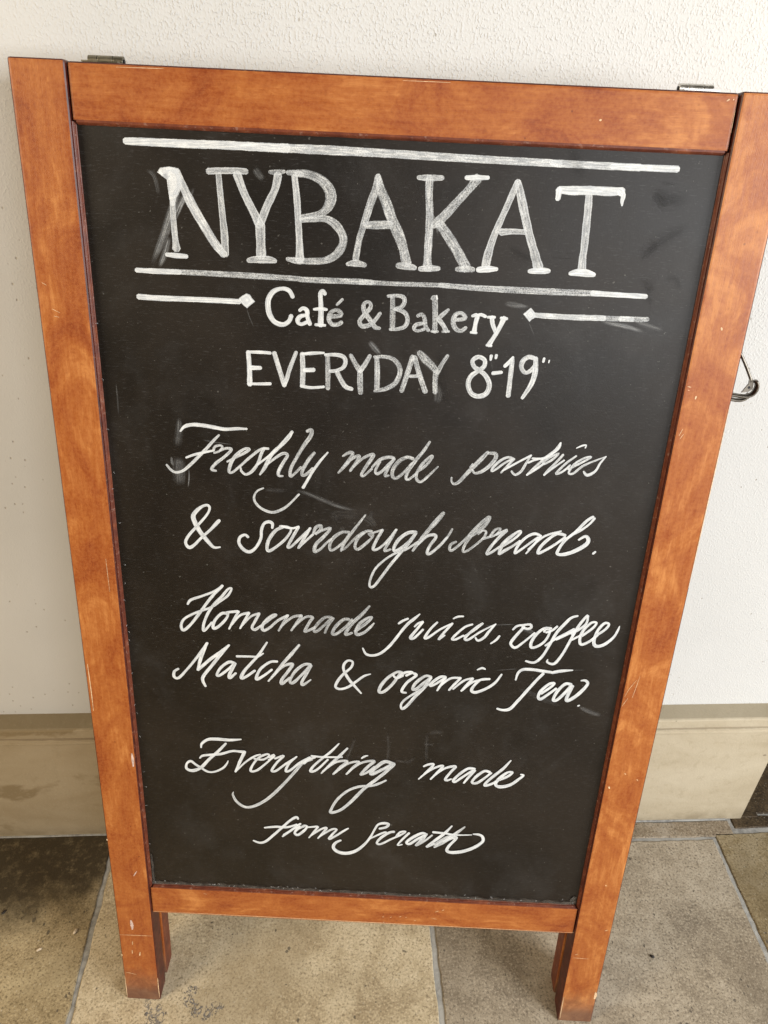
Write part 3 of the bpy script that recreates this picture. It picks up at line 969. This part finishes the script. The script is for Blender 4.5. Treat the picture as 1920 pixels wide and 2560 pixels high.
b 5501,7716,30 5455,7645,30 5363,7560,28 5267,7497,23
b 5544,7310,31 5565,7333,28
@drinks_line
b 1205,6451,31 1243,6507,38 1356,6557,34 1479,6614,33 1558,6662,41 1598,6705,38
b 1569,6669,40 1500,6591,40 1406,6460,38 1311,6314,40 1214,6180,39 1138,6113,42 1117,6174,38 1151,6254,34 1233,6316,34 1347,6374,34 1460,6425,33 1563,6506,33 1654,6587,34 1697,6674,26 1656,6662,32 1587,6571,35 1495,6465,38 1423,6346,38 1373,6215,37 1363,6126,38 1391,6138,33 1463,6233,29
b 1646,6353,46 1579,6355,41 1497,6261,40 1473,6166,42 1516,6169,43 1598,6254,36 1645,6333,33 1630,6368,35 1758,6391,38
b 1767,6391,33 1710,6286,31 1652,6160,26
b 1683,6213,23 1779,6341,33 1882,6379,37
b 1879,6375,33 1821,6267,31 1776,6173,27
h 1795,6207,24 1901,6335,31 1996,6379,34
h 1992,6373,36 1944,6274,38 1909,6194,38 1942,6167,43 1998,6212,31 2032,6240,29
h 2021,6227,30 2111,6309,33 2179,6367,32 2151,6369,37 2078,6307,42 2023,6214,40 2040,6163,44 2110,6206,36 2200,6301,36 2312,6372,37
g 2310,6374,36 2256,6266,37 2206,6167,25
g 2227,6215,26 2356,6349,34 2462,6378,41
g 2462,6370,39 2412,6288,39 2347,6178,27
g 2369,6221,26 2500,6357,34 2584,6364,42 2556,6309,41 2512,6216,40 2501,6174,38 2568,6207,36 2612,6241,31
k 2794,6377,38 2722,6370,41 2645,6289,42 2602,6208,38 2624,6181,42 2712,6267,35 2800,6374,35
k 2816,6365,37 2757,6269,38 2723,6170,31
@drinks_line
g 2988,6360,46 2921,6350,44 2835,6248,45 2808,6166,41 2858,6169,40 2957,6268,38 3021,6362,35
g 3208,6541,28 3129,6432,47 3033,6324,48 2969,6217,47 2959,6162,43 3026,6188,35
g 3059,6209,39 3178,6320,41 3243,6398,27 3197,6391,38 3111,6316,43 3069,6223,42 3082,6169,45 3159,6200,40 3224,6271,36 3266,6327,21
b 3538,6338,27 3585,6378,35 3639,6408,30
b 3765,6473,17 3705,6408,41 3643,6344,41 3581,6253,38 3509,6131,38 3446,6036,40 3360,5944,38 3271,5906,37 3192,5921,33 3152,5996,19
b 3717,6308,24 3753,6353,32 3805,6378,33
b 3805,6375,33 3726,6248,38 3679,6165,41 3720,6163,38 3813,6279,30
b 3964,6380,29 3891,6284,33 3840,6174,38 3886,6186,36 4001,6290,30 4134,6377,25
b 4131,6372,29 4049,6254,33 3994,6160,27 4057,6218,24
b 4137,6436,21 4187,6465,28 4244,6471,25
@drinks_line
b 4354,6377,25 4274,6338,33 4193,6249,34 4143,6175,34 4188,6174,34 4267,6228,30
b 4274,6215,28 4378,6299,27 4468,6397,26 4396,6339,32 4306,6230,35 4286,6179,33 4332,6182,34 4456,6291,28 4610,6395,18
b 4607,6392,21 4544,6296,36 4497,6215,37 4434,6170,34 4400,6207,23
b 4665,6245,27 4633,6191,33 4577,6139,19
f 4471,6365,10 4668,6389,15 4833,6403,17
b 4805,6334,28 4846,6384,34 4921,6401,29 4986,6411,38 5002,6374,36 4960,6352,36 4902,6375,30
b 4924,6376,35 4867,6289,41 4811,6194,43 4803,6142,38 4855,6103,40 4936,6176,33 5049,6306,30
f 4892,6361,63 4973,6334,75 5055,6300,63
b 5223,6374,38 5146,6369,38 5068,6287,42 5025,6181,42 5038,6114,40 5118,6147,39 5186,6229,34 5215,6348,33 5164,6358,34 5152,6325,31
b 5175,6320,34 5237,6349,33 5286,6403,33
b 5491,6549,28 5424,6520,38 5359,6433,42 5286,6313,42 5229,6154,36 5169,6005,40 5090,5920,38 4993,5934,27
b 5188,6149,31 5295,6249,33 5386,6313,34 5476,6382,33
b 5596,6561,34 5541,6469,41 5492,6351,39 5445,6206,38 5389,6044,37 5316,5918,43 5237,5932,29 5236,5969,16
b 5605,6555,28 5598,6460,32 5532,6379,33 5452,6316,28
b 5297,6233,26 5399,6300,31 5479,6363,29
b 5469,6240,29 5574,6317,31
b 5572,6297,34 5673,6400,35 5708,6472,30 5651,6469,36 5578,6369,41 5556,6251,40 5584,6188,41 5665,6231,37 5741,6314,36
b 5730,6313,34 5817,6396,35 5847,6464,31 5794,6471,37 5733,6365,41 5715,6232,43 5751,6174,46 5836,6202,45 5921,6298,35 5956,6391,30 5966,6445,14
b 4908,5672,23 4926,5769,37 4977,5819,43 5078,5825,45 5194,5812,46 5299,5801,40
b 5309,5796,44 5407,5825,46 5535,5843,21
b 5211,5779,41 5142,5680,41 5046,5522,44 4968,5392,44 4889,5274,49 4810,5248,39 4738,5265,30
f 4651,5786,8 4808,5809,13 4925,5826,16
f 5535,5843,13 5687,5855,6
b 5220,5505,38 5312,5594,40 5353,5654,34 5295,5641,41 5215,5546,44 5191,5462,39 5224,5429,45 5312,5511,38 5382,5584,38
b 5545,5649,44 5476,5652,46 5399,5544,46 5368,5428,41 5414,5431,46 5492,5536,45 5547,5636,44
b 5565,5630,44 5523,5482,48 5531,5424,50 5614,5487,51 5691,5589,50 5730,5674,40 5696,5713,37 5651,5708,25
b 5663,5359,25 5679,5368,20
f 5668,5351,54 5805,5288,81 5964,5234,54
@drinks_line
b 1052,5596,33 1002,5554,37 997,5483,41 1049,5472,40 1148,5590,35 1271,5760,37 1400,5962,36
b 1394,5957,38 1331,5804,52 1272,5591,29
b 1277,5593,39 1419,5742,47 1537,5843,44 1645,5949,31
b 1637,5940,35 1535,5803,43 1438,5662,45 1340,5520,44 1325,5450,43 1354,5372,33
b 1701,5708,44 1635,5721,44 1541,5641,40 1491,5542,36 1525,5535,39 1620,5619,37 1706,5708,37 1641,5565,46 1639,5507,47 1711,5576,32
b 2074,6010,26 1980,5843,39 1886,5716,40 1803,5602,44 1772,5515,50 1824,5532,39 1930,5623,36
b 1727,5804,35 1877,5810,32 1968,5815,28 2030,5862,20
b 2186,5761,38 2104,5749,38 1999,5655,37 1952,5556,40 1951,5505,47 2032,5561,35 2125,5649,32
h 2437,5997,33 2344,5864,47 2252,5738,43 2171,5611,43 2082,5488,26
h 2120,5546,27 2252,5697,36 2360,5737,47 2309,5632,42 2239,5519,42 2239,5461,46 2331,5552,32
h 2569,5743,40 2492,5738,42 2389,5637,42 2331,5508,38 2366,5482,45 2458,5587,37 2572,5736,40 2515,5604,42 2470,5505,41 2481,5461,44 2571,5536,23
@drinks_line
b 3253,5655,17 3179,5623,34 3090,5542,37 3000,5461,37 2908,5428,39 2856,5459,38 2883,5544,41 2949,5644,37 3027,5730,34 3044,5805,31 2991,5822,34 2946,5766,38 2948,5685,36 3009,5565,43 3081,5473,35 3155,5383,25
h 3611,5697,40 3553,5700,40 3454,5619,46 3379,5505,48 3360,5417,44 3417,5424,46 3505,5526,42 3568,5640,37 3594,5699,29
b 3510,5657,29 3552,5618,36 3624,5657,32
b 3569,5626,31 3645,5699,40 3730,5708,31 3659,5659,37
b 3742,5694,38 3773,5666,41 3675,5564,40 3619,5443,37 3672,5422,28
h 3945,5656,41 3876,5665,41 3778,5570,47 3743,5482,39 3784,5481,46 3870,5576,39 3945,5649,39
h 3945,5646,41 3874,5507,47 3779,5376,47 3693,5244,44 3638,5195,40 3623,5254,31 3665,5327,34 3765,5417,34 3896,5529,27 3945,5566,26
b 4110,5668,38 4047,5662,40 3961,5581,41 3947,5536,40 4008,5570,37 4110,5661,34
b 4111,5656,36 4066,5560,37 4026,5474,27
b 4040,5520,26 4163,5648,33 4282,5662,36
b 4277,5655,36 4215,5569,38 4161,5488,28
@drinks_line
b 4207,5506,26 4323,5630,32 4421,5666,35
b 4421,5661,36 4352,5563,36 4303,5486,28
b 4312,5492,24 4438,5624,32 4611,5671,31
b 4612,5668,33 4516,5656,35 4443,5569,40 4421,5496,42 4475,5478,45 4584,5536,41 4679,5624,39 4741,5740,26
b 4460,5784,18 4512,5812,35 4550,5798,20
@closing_line
b 1258,4480,23 1270,4541,38 1345,4606,48 1453,4620,51 1609,4615,47 1744,4634,23
b 1559,4562,34 1458,4433,44 1343,4304,45 1240,4174,50 1139,4122,53 1067,4148,43 1072,4225,35 1123,4267,43 1181,4217,39 1240,4174,37 1323,4118,35 1409,4123,33 1509,4184,34 1560,4256,25 1577,4300,15
b 1235,4320,25 1286,4364,38 1481,4396,42 1628,4451,38 1724,4450,43 1784,4446,51
b 1778,4441,47 1720,4297,44 1661,4137,30
b 1661,4137,24 1780,4286,30 1892,4384,34 1971,4423,23
b 1897,4354,37 2000,4346,33 2074,4404,30 2050,4432,36 1952,4373,35 1877,4261,35 1848,4164,38 1924,4177,38 2048,4303,32 2122,4391,31
b 2073,4381,31 2134,4426,39 2122,4381,29 2067,4347,26
b 2146,4370,33 2249,4418,37 2169,4311,36 2105,4188,36 2156,4184,38 2279,4302,34 2410,4417,23
b 2406,4414,27 2315,4305,37 2276,4191,38 2327,4202,37 2449,4328,37 2569,4415,40
h 2569,4415,41 2473,4315,43 2388,4186,45 2265,4007,45 2140,3841,50 2014,3705,49 1875,3607,49 1762,3588,46 1664,3666,43 1618,3775,31 1628,3820,12
h 2436,4309,30 2594,4386,35
@closing_line
b 2914,4645,21 2820,4519,38 2713,4406,36 2606,4277,37 2580,4203,42 2655,4234,37 2786,4396,30
b 2587,4439,33 2737,4431,33 2957,4445,27
b 2496,4316,33 2556,4384,40 2629,4419,32
h 3017,4581,31 2918,4450,46 2812,4321,41 2709,4182,25
h 2728,4216,31 2883,4364,38 3016,4383,45 2934,4283,46 2853,4176,31
h 2875,4199,28 3029,4350,35 3161,4386,39 3091,4293,42 3014,4186,28
h 3044,4236,26 3198,4376,35 3342,4407,47 3272,4320,49 3186,4191,34 3275,4240,40 3351,4325,32
b 3190,4441,23 3225,4472,32 3264,4487,17
h 3572,4385,50 3474,4409,57 3381,4327,56 3310,4227,49 3337,4213,55 3444,4285,50 3585,4383,50 3493,4257,51 3377,4126,51 3236,3976,51 3094,3776,51 2961,3622,45 2839,3568,52 2848,3647,39 2920,3796,42 3040,3931,41 3173,4003,43 3332,4029,40 3428,4075,39 3500,4123,27
@closing_line
b 3943,4366,30 3994,4397,39 4060,4404,36 3989,4289,39 3893,4167,21
b 3921,4208,23 4058,4340,35 4173,4390,39 4111,4282,38 4039,4176,28
b 4056,4201,23 4191,4348,35 4323,4390,44 4279,4308,38 4218,4193,36 4241,4171,37 4291,4196,24
b 4558,4367,42 4480,4367,46 4390,4284,43 4319,4184,40 4340,4154,40 4430,4240,39 4548,4351,38
b 4564,4346,40 4502,4245,40 4446,4142,30
b 4743,4330,42 4676,4341,43 4587,4250,46 4544,4159,36 4608,4156,43 4697,4242,38 4763,4319,35
b 4979,4523,20 4900,4394,43 4803,4280,46 4727,4182,42 4706,4121,45 4791,4155,39 4880,4238,39
b 4847,4205,40 4961,4275,42 5018,4343,34 4955,4336,42 4868,4238,51 4832,4147,46 4893,4112,56 5011,4151,52 5109,4250,41 5154,4306,36 5120,4319,23
@closing_line
b 2427,3434,31 2402,3463,46 2324,3401,41 2222,3278,42 2119,3154,41 2016,3037,43 1938,3006,41 1857,3038,30
b 2003,3263,30 2146,3289,43 2285,3290,39 2412,3344,36
b 2457,3360,32 2349,3253,42 2229,3131,27
b 2500,3321,41 2425,3275,45 2384,3202,38 2425,3171,47 2501,3247,41 2541,3316,36 2500,3333,32 2463,3294,27
b 2240,3162,24 2374,3271,31 2450,3318,28
b 2526,3303,30 2671,3328,36
b 2680,3322,34 2628,3238,34 2565,3133,23
b 2590,3172,25 2716,3286,35 2785,3312,36 2742,3229,37 2679,3131,26
b 2698,3159,25 2842,3286,35 2912,3294,34 2856,3203,40 2823,3131,44 2907,3190,37 3007,3280,37 3061,3324,22
@closing_line
b 3453,3344,40 3533,3374,42 3563,3425,39 3505,3438,49 3431,3408,39 3385,3306,32 3339,3186,36 3267,3062,42 3168,2953,56 3054,2903,65 2951,2913,62 2886,2968,51 2882,3028,45 2915,3081,46 2969,3117,35
b 3339,3172,26 3488,3271,38 3537,3291,37
b 3638,3306,43 3575,3285,44 3478,3195,45 3429,3104,35 3483,3091,40 3618,3188,35 3723,3253,32
b 3667,3229,29 3714,3303,38 3782,3319,32 3741,3271,34 3673,3230,32
b 3828,3297,36 3781,3232,36 3740,3171,35 3692,3084,23 3750,3099,23
b 4050,3287,43 3992,3305,47 3894,3240,54 3808,3146,47 3845,3115,46 3947,3210,45 4050,3287,42
h 4032,3269,54 3987,3179,62 3926,3094,33 4002,3146,32 4120,3280,31
b 4357,3449,26 4269,3315,48 4175,3208,49 4063,3082,38 4155,3139,42
b 4129,3331,40 4268,3323,39 4421,3305,30 4616,3318,17
h 4519,3445,25 4396,3307,59 4279,3182,63 4161,3081,33
h 4169,3124,58 4300,3242,71 4373,3280,59
b 4278,3190,40 4412,3266,50 4417,3230,43 4347,3119,47 4325,3037,48 4381,3007,58 4520,3033,61 4666,3111,58 4761,3214,50 4757,3290,43 4710,3328,43 4633,3333,24
@smudge
s 1359,10688,83 1264,10435,105 1179,10243,91 1063,10011,50
s 1439,10659,81 1381,10574,68 1286,10385,48
s 1301,10734,73 1318,10653,124 1327,10571,80
s 1419,10625,55 1352,10522,41
f 1494,10694,27 1434,10559,34
s 1251,10281,50 1205,10141,71 1136,9997,50
f 1077,10822,35 1145,10776,51 1179,10614,44
f 2032,10880,70 2066,10833,84 2118,10787,55
s 4331,9832,36 4432,9822,65 4583,9808,29
s 5251,9704,36 5480,9678,58 5684,9625,36
s 3094,9425,46 3146,9366,76 3214,9297,46
f 3742,9039,101 3788,8943,116 3775,8842,79
q 3069,7607,109 2818,7616,115 2841,7503,85
q 2905,7484,60 2844,7365,69
q 3191,7682,42 3175,7567,59
q 3090,7608,89 3197,7545,114 3220,7478,60
q 3480,4843,48 3510,4608,57 3502,4365,49
q 3952,4872,43 3966,4516,53 3994,4397,44
q 3113,4761,43 3026,4457,54 2936,4144,45
q 3581,4431,42 3751,4412,54 3842,4508,40
q 3964,4843,47 4056,4878,58 4151,4873,47
q 3926,4693,41 4046,4689,54
f 636,8905,12 636,8724,20 633,8561,16
f 2263,11251,30 3295,11243,43 4327,11238,31
q 4926,5557,53 5168,5461,107 5460,5339,54
s 3595,10623,18 3658,10493,28 3683,10392,17
'''

STYLES = {  # opacity, grain, bright edges, softness, tint
    'b': (.98, .10, .3, 0, 0), 'h': (.94, .32, .35, 0, 0), 'g': (.84, .55, .22, 0, 0), 'k': (.70, .62, .25, 0, 0),
    'o': (.80, .42, .75, 0, 0), 'f': (.24, .35, 0, 1, .12), 's': (.55, .45, 0, 1, .05), 'd': (.85, .55, 0, 1, .55), 'q': (.09, .5, 0, 1, .12), 'x': (.38, .3, 0, 1, 1.0)}
LAYER = [0]


def ribbon(bm, uvl, c1, c2, style, pts, seed):
    op, gr, ed, so, ti = STYLES[style]
    z = WP + .00012 + LAYER[0] * .000003
    LAYER[0] += 1
    if style[0] not in 'fdxsq':
        op *= rnd.uniform(.94, 1.0)
        gr *= rnd.uniform(.8, 1.2)
    P = [(a / 1e4, b / 1e4, c / 1e4) for a, b, c in pts]
    L0 = sum(math.hypot(b[0] - a[0], b[1] - a[1]) for a, b in zip(P, P[1:]))
    sub = max(3, min(14, int(L0 / max(1, len(P) - 1) / .0016)))
    P = catmull(P, sub)
    rows = []
    s = 0
    prev = None
    n = len(P)
    cap = []
    if not so:        # rounded, slightly ragged ends
        w0, w1 = P[0][2], P[-1][2]
        def ext(p, q, w):
            d = Vector((p[0] - q[0], p[1] - q[1]))
            d = d.normalized() if d.length > 1e-9 else Vector((1, 0))
            return [(p[0] + d.x * w * .5 * k, p[1] + d.y * w * .5 * k, w * math.sqrt(max(.02, 1 - k * k))) for k in (.35, .6, .8)]
        P = ext(P[0], P[1], w0 * .8)[::-1] + P + ext(P[-1], P[-2], w1 * .8)
        n = len(P)
    for i, (x, y, w) in enumerate(P):
        a, b = P[max(i - 1, 0)], P[min(i + 1, n - 1)]
        d = Vector((b[0] - a[0], b[1] - a[1]))
        d = d.normalized() if d.length > 1e-9 else Vector((1, 0))
        if prev is not None:
            s += math.hypot(x - prev[0], y - prev[1])
        prev = (x, y)
        hw = max(w, .0003) / 2
        if not so:
            hw *= 1.04 + .10 * mnoise.noise(Vector((s * 160, seed * 3.1, 0)))
        rows.append((s, [(bm.verts.new((x - d.y * hw * q, y + d.x * hw * q, z)), q) for q in (-1, -.5, 0, .5, 1)]))
    tot = rows[-1][0] or 1
    for (s0, r0), (s1, r1) in zip(rows, rows[1:]):
        for k in range(4):
            quad = [(r0[k], s0), (r0[k + 1], s0), (r1[k + 1], s1), (r1[k], s1)]
            vs = [q[0][0] for q in quad]
            try:
                f = bm.faces.new(vs)
            except ValueError:
                continue
            f.normal_update()
            for lp in f.loops:
                for (vq, ss_) in quad:
                    if lp.vert is vq[0]:
                        lp[uvl].uv = (ss_ + seed * .37, vq[1])
                        lp[c1] = (op, gr, ed, 1)
                        lp[c2] = (so, ti, ss_ / tot, 1)
            if f.normal.z < 0:
                f.normal_flip()


def polygon(bm, uvl, c1, c2, style, pts, seed):
    op, gr, ed, so, ti = STYLES[style]
    z = WP + .00012 + LAYER[0] * .000003
    LAYER[0] += 1
    P = [(a / 1e4, b / 1e4) for a, b in pts]
    cx, cy = sum(p[0] for p in P) / len(P), sum(p[1] for p in P) / len(P)
    c = bm.verts.new((cx, cy, z))
    vs = [bm.verts.new((*p, z)) for p in P]
    for i in range(len(P)):
        f = bm.faces.new((c, vs[i], vs[(i + 1) % len(P)]))
        f.normal_update()
        for lp in f.loops:
            lp[uvl].uv = (lp.vert.co.x + seed, 0 if lp.vert is c else .93)
            lp[c1] = (op, gr, ed, 1)
            lp[c2] = (so, ti, .5, 1)
        if f.normal.z < 0:
            f.normal_flip()


def new_chalk():
    bm = bmesh.new()
    return bm, bm.loops.layers.uv.new('UVMap'), bm.loops.layers.float_color.new('chalk'), bm.loops.layers.float_color.new('stroke')


NAMES = {'heading': 'heading_lettering', 'subtitle': 'subtitle_lettering', 'opening_hours': 'opening_hours_lettering', 'pastries_line': 'script_lettering',
         'bread_line': 'script_lettering', 'drinks_line': 'script_lettering', 'closing_line': 'script_lettering', 'rule_line': 'rule_line', 'arrow': 'arrow', 'smudge': 'smudge'}
LAB = {'heading': 'large serif capitals NYBAKAT in white chalk marker', 'subtitle': 'small serif lettering Café & Bakery', 'opening_hours': 'capitals EVERYDAY 8-19 with small ditto marks',
       'pastries_line': 'slanted script Freshly made pastries', 'bread_line': 'slanted script & sourdough bread', 'drinks_line': 'two lines of script Homemade juices, coffee, Matcha & organic Tea',
       'closing_line': 'slanted script Everything made from Scrath'}
blocks = []
for ln in CHALK.strip().splitlines():
    if ln[0] == '@':
        nm = ln[1:]
        hit = [b for b in blocks if b[0] == nm] if nm not in ('rule_line', 'arrow') else []
        if hit:
            cur = hit[0]
        else:
            cur = (nm, [])
            blocks.append(cur)
        continue
    st, *pp = ln.split()
    pts = [tuple(int(q) for q in t.split(',')) for t in pp]
    if cur[0].endswith('_line') and cur[0] != 'rule_line' and st in 'bhgk':
        pts = [(a, b, round(c * .88)) for a, b, c in pts]
    cur[1].append((st, pts))
blocks.sort(key=lambda b: b[0] != 'smudge')
sd = 0
for nm, strokes in blocks:
    bm, uvl, c1, c2 = new_chalk()
    for st, pts in strokes:
        sd += 1
        if nm == 'smudge':          # each smear on the board is a mark of its own
            ribbon(bm, uvl, c1, c2, st, pts, sd)
            link_mesh('smudge', bm, M_CHALK, panel)
            bm, uvl, c1, c2 = new_chalk()
            continue
        if st[0] == 'P':
            polygon(bm, uvl, c1, c2, st[1], pts, sd)
        else:
            ribbon(bm, uvl, c1, c2, st, pts, sd)
    if nm == 'smudge':
        bm.free()
        continue
    o = link_mesh(NAMES[nm], bm, M_CHALK, panel)
    if nm in LAB:
        o['label'] = LAB[nm]

# grey lint gathered along the lower edge and the corners, dark wiped finger marks at the upper right
bm, uvl, c1, c2 = new_chalk()
for i in range(70):
    x = 500 + i * 80 + rnd.uniform(-30, 30)
    ribbon(bm, uvl, c1, c2, 'd', [(x - 90, 2212 + rnd.uniform(-6, 10), rnd.uniform(40, 80)), (x, 2216 + rnd.uniform(-6, 16), rnd.uniform(60, 135)), (x + 95, 2212 + rnd.uniform(-6, 10), rnd.uniform(40, 80))], i)
for i in range(34):
    y = 2230 + i * 14 + rnd.uniform(-8, 8)
    ribbon(bm, uvl, c1, c2, 'd', [(522 + rnd.uniform(-6, 8), y - 50, 20), (526 + rnd.uniform(-6, 16), y, rnd.uniform(20, 60) * (1 - i / 50)), (522, y + 50, 20)], i)
    x = 6060 - rnd.uniform(0, 60)
    ribbon(bm, uvl, c1, c2, 'd', [(x, 2225 + i * 3 - 30, 20), (x + 10, 2230 + i * 3, rnd.uniform(20, 50)), (x + 20, 2225 + i * 3 + 40, 20)], i)
for i in range(60):     # loose fibres
    x, y = (rnd.uniform(500, 6080), 2225 + abs(rnd.gauss(0, 25))) if i < 40 else (515 + abs(rnd.gauss(0, 18)), rnd.uniform(2300, 9500))
    a = rnd.uniform(0, 6.3)
    ribbon(bm, uvl, c1, c2, 'h', [(x, y, 2), (x + 14 * math.cos(a), y + 12 * math.sin(a), 2), (x + 22 * math.cos(a + .6), y + 22 * math.sin(a + .6), 2)], i)
link_mesh('dust', bm, M_CHALK, panel)['kind'] = 'stuff'
DARKM = [[(5527, 10874, 69), (5646, 10798, 262), (5789, 10788, 209), (5879, 10774, 70)], [(5550, 10842, 105), (5634, 10764, 210), (5682, 10701, 105)], [(5587, 10925, 28), (5665, 10918, 49), (5729, 10908, 28)], [(5520, 10305, 71), (5647, 10407, 196), (5837, 10541, 142), (5933, 10596, 70)], [(5508, 10270, 144), (5601, 10361, 179), (5639, 10448, 107)], [(5551, 10132, 73), (5657, 10048, 164), (5673, 9961, 74)], [(5775, 10108, 36), (5880, 10129, 109), (5940, 10008, 37)], [(4781, 11190, 137), (4878, 10989, 208), (4955, 10945, 69)], [(3772, 9427, 76), (3846, 8946, 234), (4006, 8894, 78)], [(5607, 10064, 37), (5656, 9996, 95), (5678, 9871, 37)], [(5691, 9943, 11), (5688, 9817, 19), (5686, 9743, 11)], [(5434, 9841, 10), (5463, 9622, 15), (5464, 9547, 11)], [(4319, 10353, 72), (4475, 10257, 144), (4696, 10232, 72)], [(4692, 10267, 13), (4802, 10255, 21), (4947, 10258, 15)], [(4721, 10320, 14), (4833, 10301, 18), (4942, 10299, 10)]]
for pts in DARKM:
    bm, uvl, c1, c2 = new_chalk()
    ribbon(bm, uvl, c1, c2, 'x', pts, 3)
    link_mesh('finger_mark', bm, M_CHALK, panel)

# ------------------------------------------------------------------ the folded rear half of the sign
B0, B1 = -.062, -.036


def rear_plank(name, x0, x1, y0, y1, mat, cut=False):
    bm = bmesh.new()
    vs = box_verts(bm, x0, x1, y0, y1, B0, B1)
    if cut:
        for v in vs:
            if v.co.y < y0 + 1e-5:
                v.co.y = -v.co.z * TL
    bmesh.ops.bevel(bm, geom=list(bm.edges), offset=.002, segments=2, profile=.6, affect='EDGES')
    bm.normal_update()
    for f in bm.faces:
        f.material_index = 0 if abs(f.normal.z) > .9 else 1  # sides take the darker bead colour to paint in shade behind the front frame
    return link_mesh(name, bm, [mat, M_BEAD], sign)


rear_plank('rear_stile', 0, S, 0, H - .004, M_STILE, True)
rear_plank('rear_stile', W - S, W, 0, H - .004, M_STILE, True)
rear_plank('rear_rail', S + .0005, W - S - .0005, V1, H - .006, M_RAIL)
rear_plank('rear_rail', S + .0005, W - S - .0005, V3, V2, M_RAIL)
bm = bmesh.new()
box_verts(bm, S - .003, W - S + .003, V2 - .003, V1 + .003, -.052, -.046)
link_mesh('rear_panel', bm, M_BLACK, sign)


# hinges: three knuckles on a pin with a leaf let into each frame
def hinge(x0, x1, mat):
    bm = bmesh.new()
    zc, yc, r = -.0325, H + .0032, .0043
    cuts = [0, .27, .71, 1]
    for a, b in zip(cuts, cuts[1:]):
        xa, xb = x0 + (x1 - x0) * a + .0003, x0 + (x1 - x0) * b - .0003
        tube(bm, [(xa, yc, zc), (xa + .0004, yc, zc), (xb - .0004, yc, zc), (xb, yc, zc)], r, r, 20, Vector((0, 0, 1)))
    for f in bm.faces:
        f.smooth = len(f.verts) == 4
    h = link_mesh('hinge', bm, mat, sign)
    bm = bmesh.new()
    tube(bm, [(x0 - .0006, yc, zc), (x1 + .0006, yc, zc)], r * .45, r * .45, 12, Vector((0, 0, 1)))
    link_mesh('pin', bm, M_PIN, h)
    bm = bmesh.new()
    box_verts(bm, x0, x1, H + .0002, H + .0014, -.0300, -.014)
    box_verts(bm, x0, x1, H - .0045, H - .0005, -.0500, -.0362)
    link_mesh('leaf', bm, mat, h)


hinge(.0570, .0878, M_BRASS)
hinge(.5680, .5978, M_STEEL)

# bent steel catch on the right edge: two flat straps curling up, a rod and an eyelet plate
catch_bm = bmesh.new()
ZC = -.030
st1 = catmull([(.6590, .9030), (.6713, .9032), (.6787, .9025), (.6852, .9024), (.6905, .9045), (.6934, .9091), (.6936, .9142), (.6913, .9181)], 6)
tube(catch_bm, [(x, y, ZC + .002) for x, y in st1], .0019, .0048, 12)
st2 = catmull([(.6590, .8975), (.6718, .8977), (.6785, .8969), (.6841, .8976), (.6879, .9000), (.6907, .9038)], 6)
tube(catch_bm, [(x, y, ZC - .003) for x, y in st2], .0019, .0048, 12)
for f in catch_bm.faces:
    f.smooth = True
catch = link_mesh('catch', catch_bm, M_CATCH, sign)
bm = bmesh.new()
rod = catmull([(.6590, .9620), (.6680, .9490), (.6736, .9408), (.6802, .9308), (.6860, .9211), (.6880, .9165)], 5)
tube(bm, [(x, y, ZC) for x, y in rod], .0016, .0016, 10)
for f in bm.faces:
    f.smooth = True
link_mesh('rod', bm, M_CATCH, catch)
bm = bmesh.new()
pl = [(.6854, .9203), (.6888, .9197), (.6906, .9148), (.6907, .9097), (.6871, .9066), (.6806, .9055), (.6824, .9085), (.6860, .9145)]
a = [bm.verts.new((x, y, ZC + .0012)) for x, y in pl]
b = [bm.verts.new((x, y, ZC - .0008)) for x, y in pl]
bm.faces.new(a)
bm.faces.new(b[::-1])
for i in range(len(pl)):
    j = (i + 1) % len(pl)
    bm.faces.new((a[i], b[i], b[j], a[j]))
hole = [bm.verts.new((.6868 + .0013 * math.cos(q * .524), .9110 + .0014 * math.sin(q * .524), ZC + .00135)) for q in range(12)]
bm.faces.new(hole).material_index = 1
bmesh.ops.recalc_face_normals(bm, faces=bm.faces)
link_mesh('eyelet_plate', bm, [M_CATCH, M_PIN], catch)


# ------------------------------------------------------------------ litter on the floor
def bit(name, label, cat, loc, r, flat, mat, rz):
    bm = bmesh.new()
    bmesh.ops.create_icosphere(bm, subdivisions=2, radius=1)
    for v in bm.verts:
        k = 1 + .25 * mnoise.noise(v.co * 1.7 + Vector((loc[0], loc[1], 0)) * 40)
        v.co = Vector((v.co.x * r * 1.6 * k, v.co.y * r * .8 * k, v.co.z * r * flat * k))
    zmin = min(v.co.z for v in bm.verts)
    for v in bm.verts:
        v.co.z -= zmin
    o = link_mesh(name, bm, mat, None, True)
    o.location = (loc[0], loc[1], 0.0002)
    o.rotation_euler = (0, 0, rz)
    o['label'] = label
    o['category'] = cat
    return o


bit('crumb', 'tiny pale crumb lying out on the brown slab at far left', 'crumb', (-.135, -.189), .0026, .5, M_CRUMB, .5)
bit('stone_chip', 'small pale stone chip beside the mortar joint left of the sign', 'stone chip', (-.089, -.164), .0030, .6, M_CRUMB, 1.2)
bit('seed', 'small black seed on the grey slab right of the sign', 'seed', (.785, -.231), .0024, .7, M_SEED, -.5)
bit('leaf_fragment', 'dark leaf fragment on the brown slab at the left picture edge', 'leaf', (-.206, -.130), .0028, .25, M_SEED, .9)
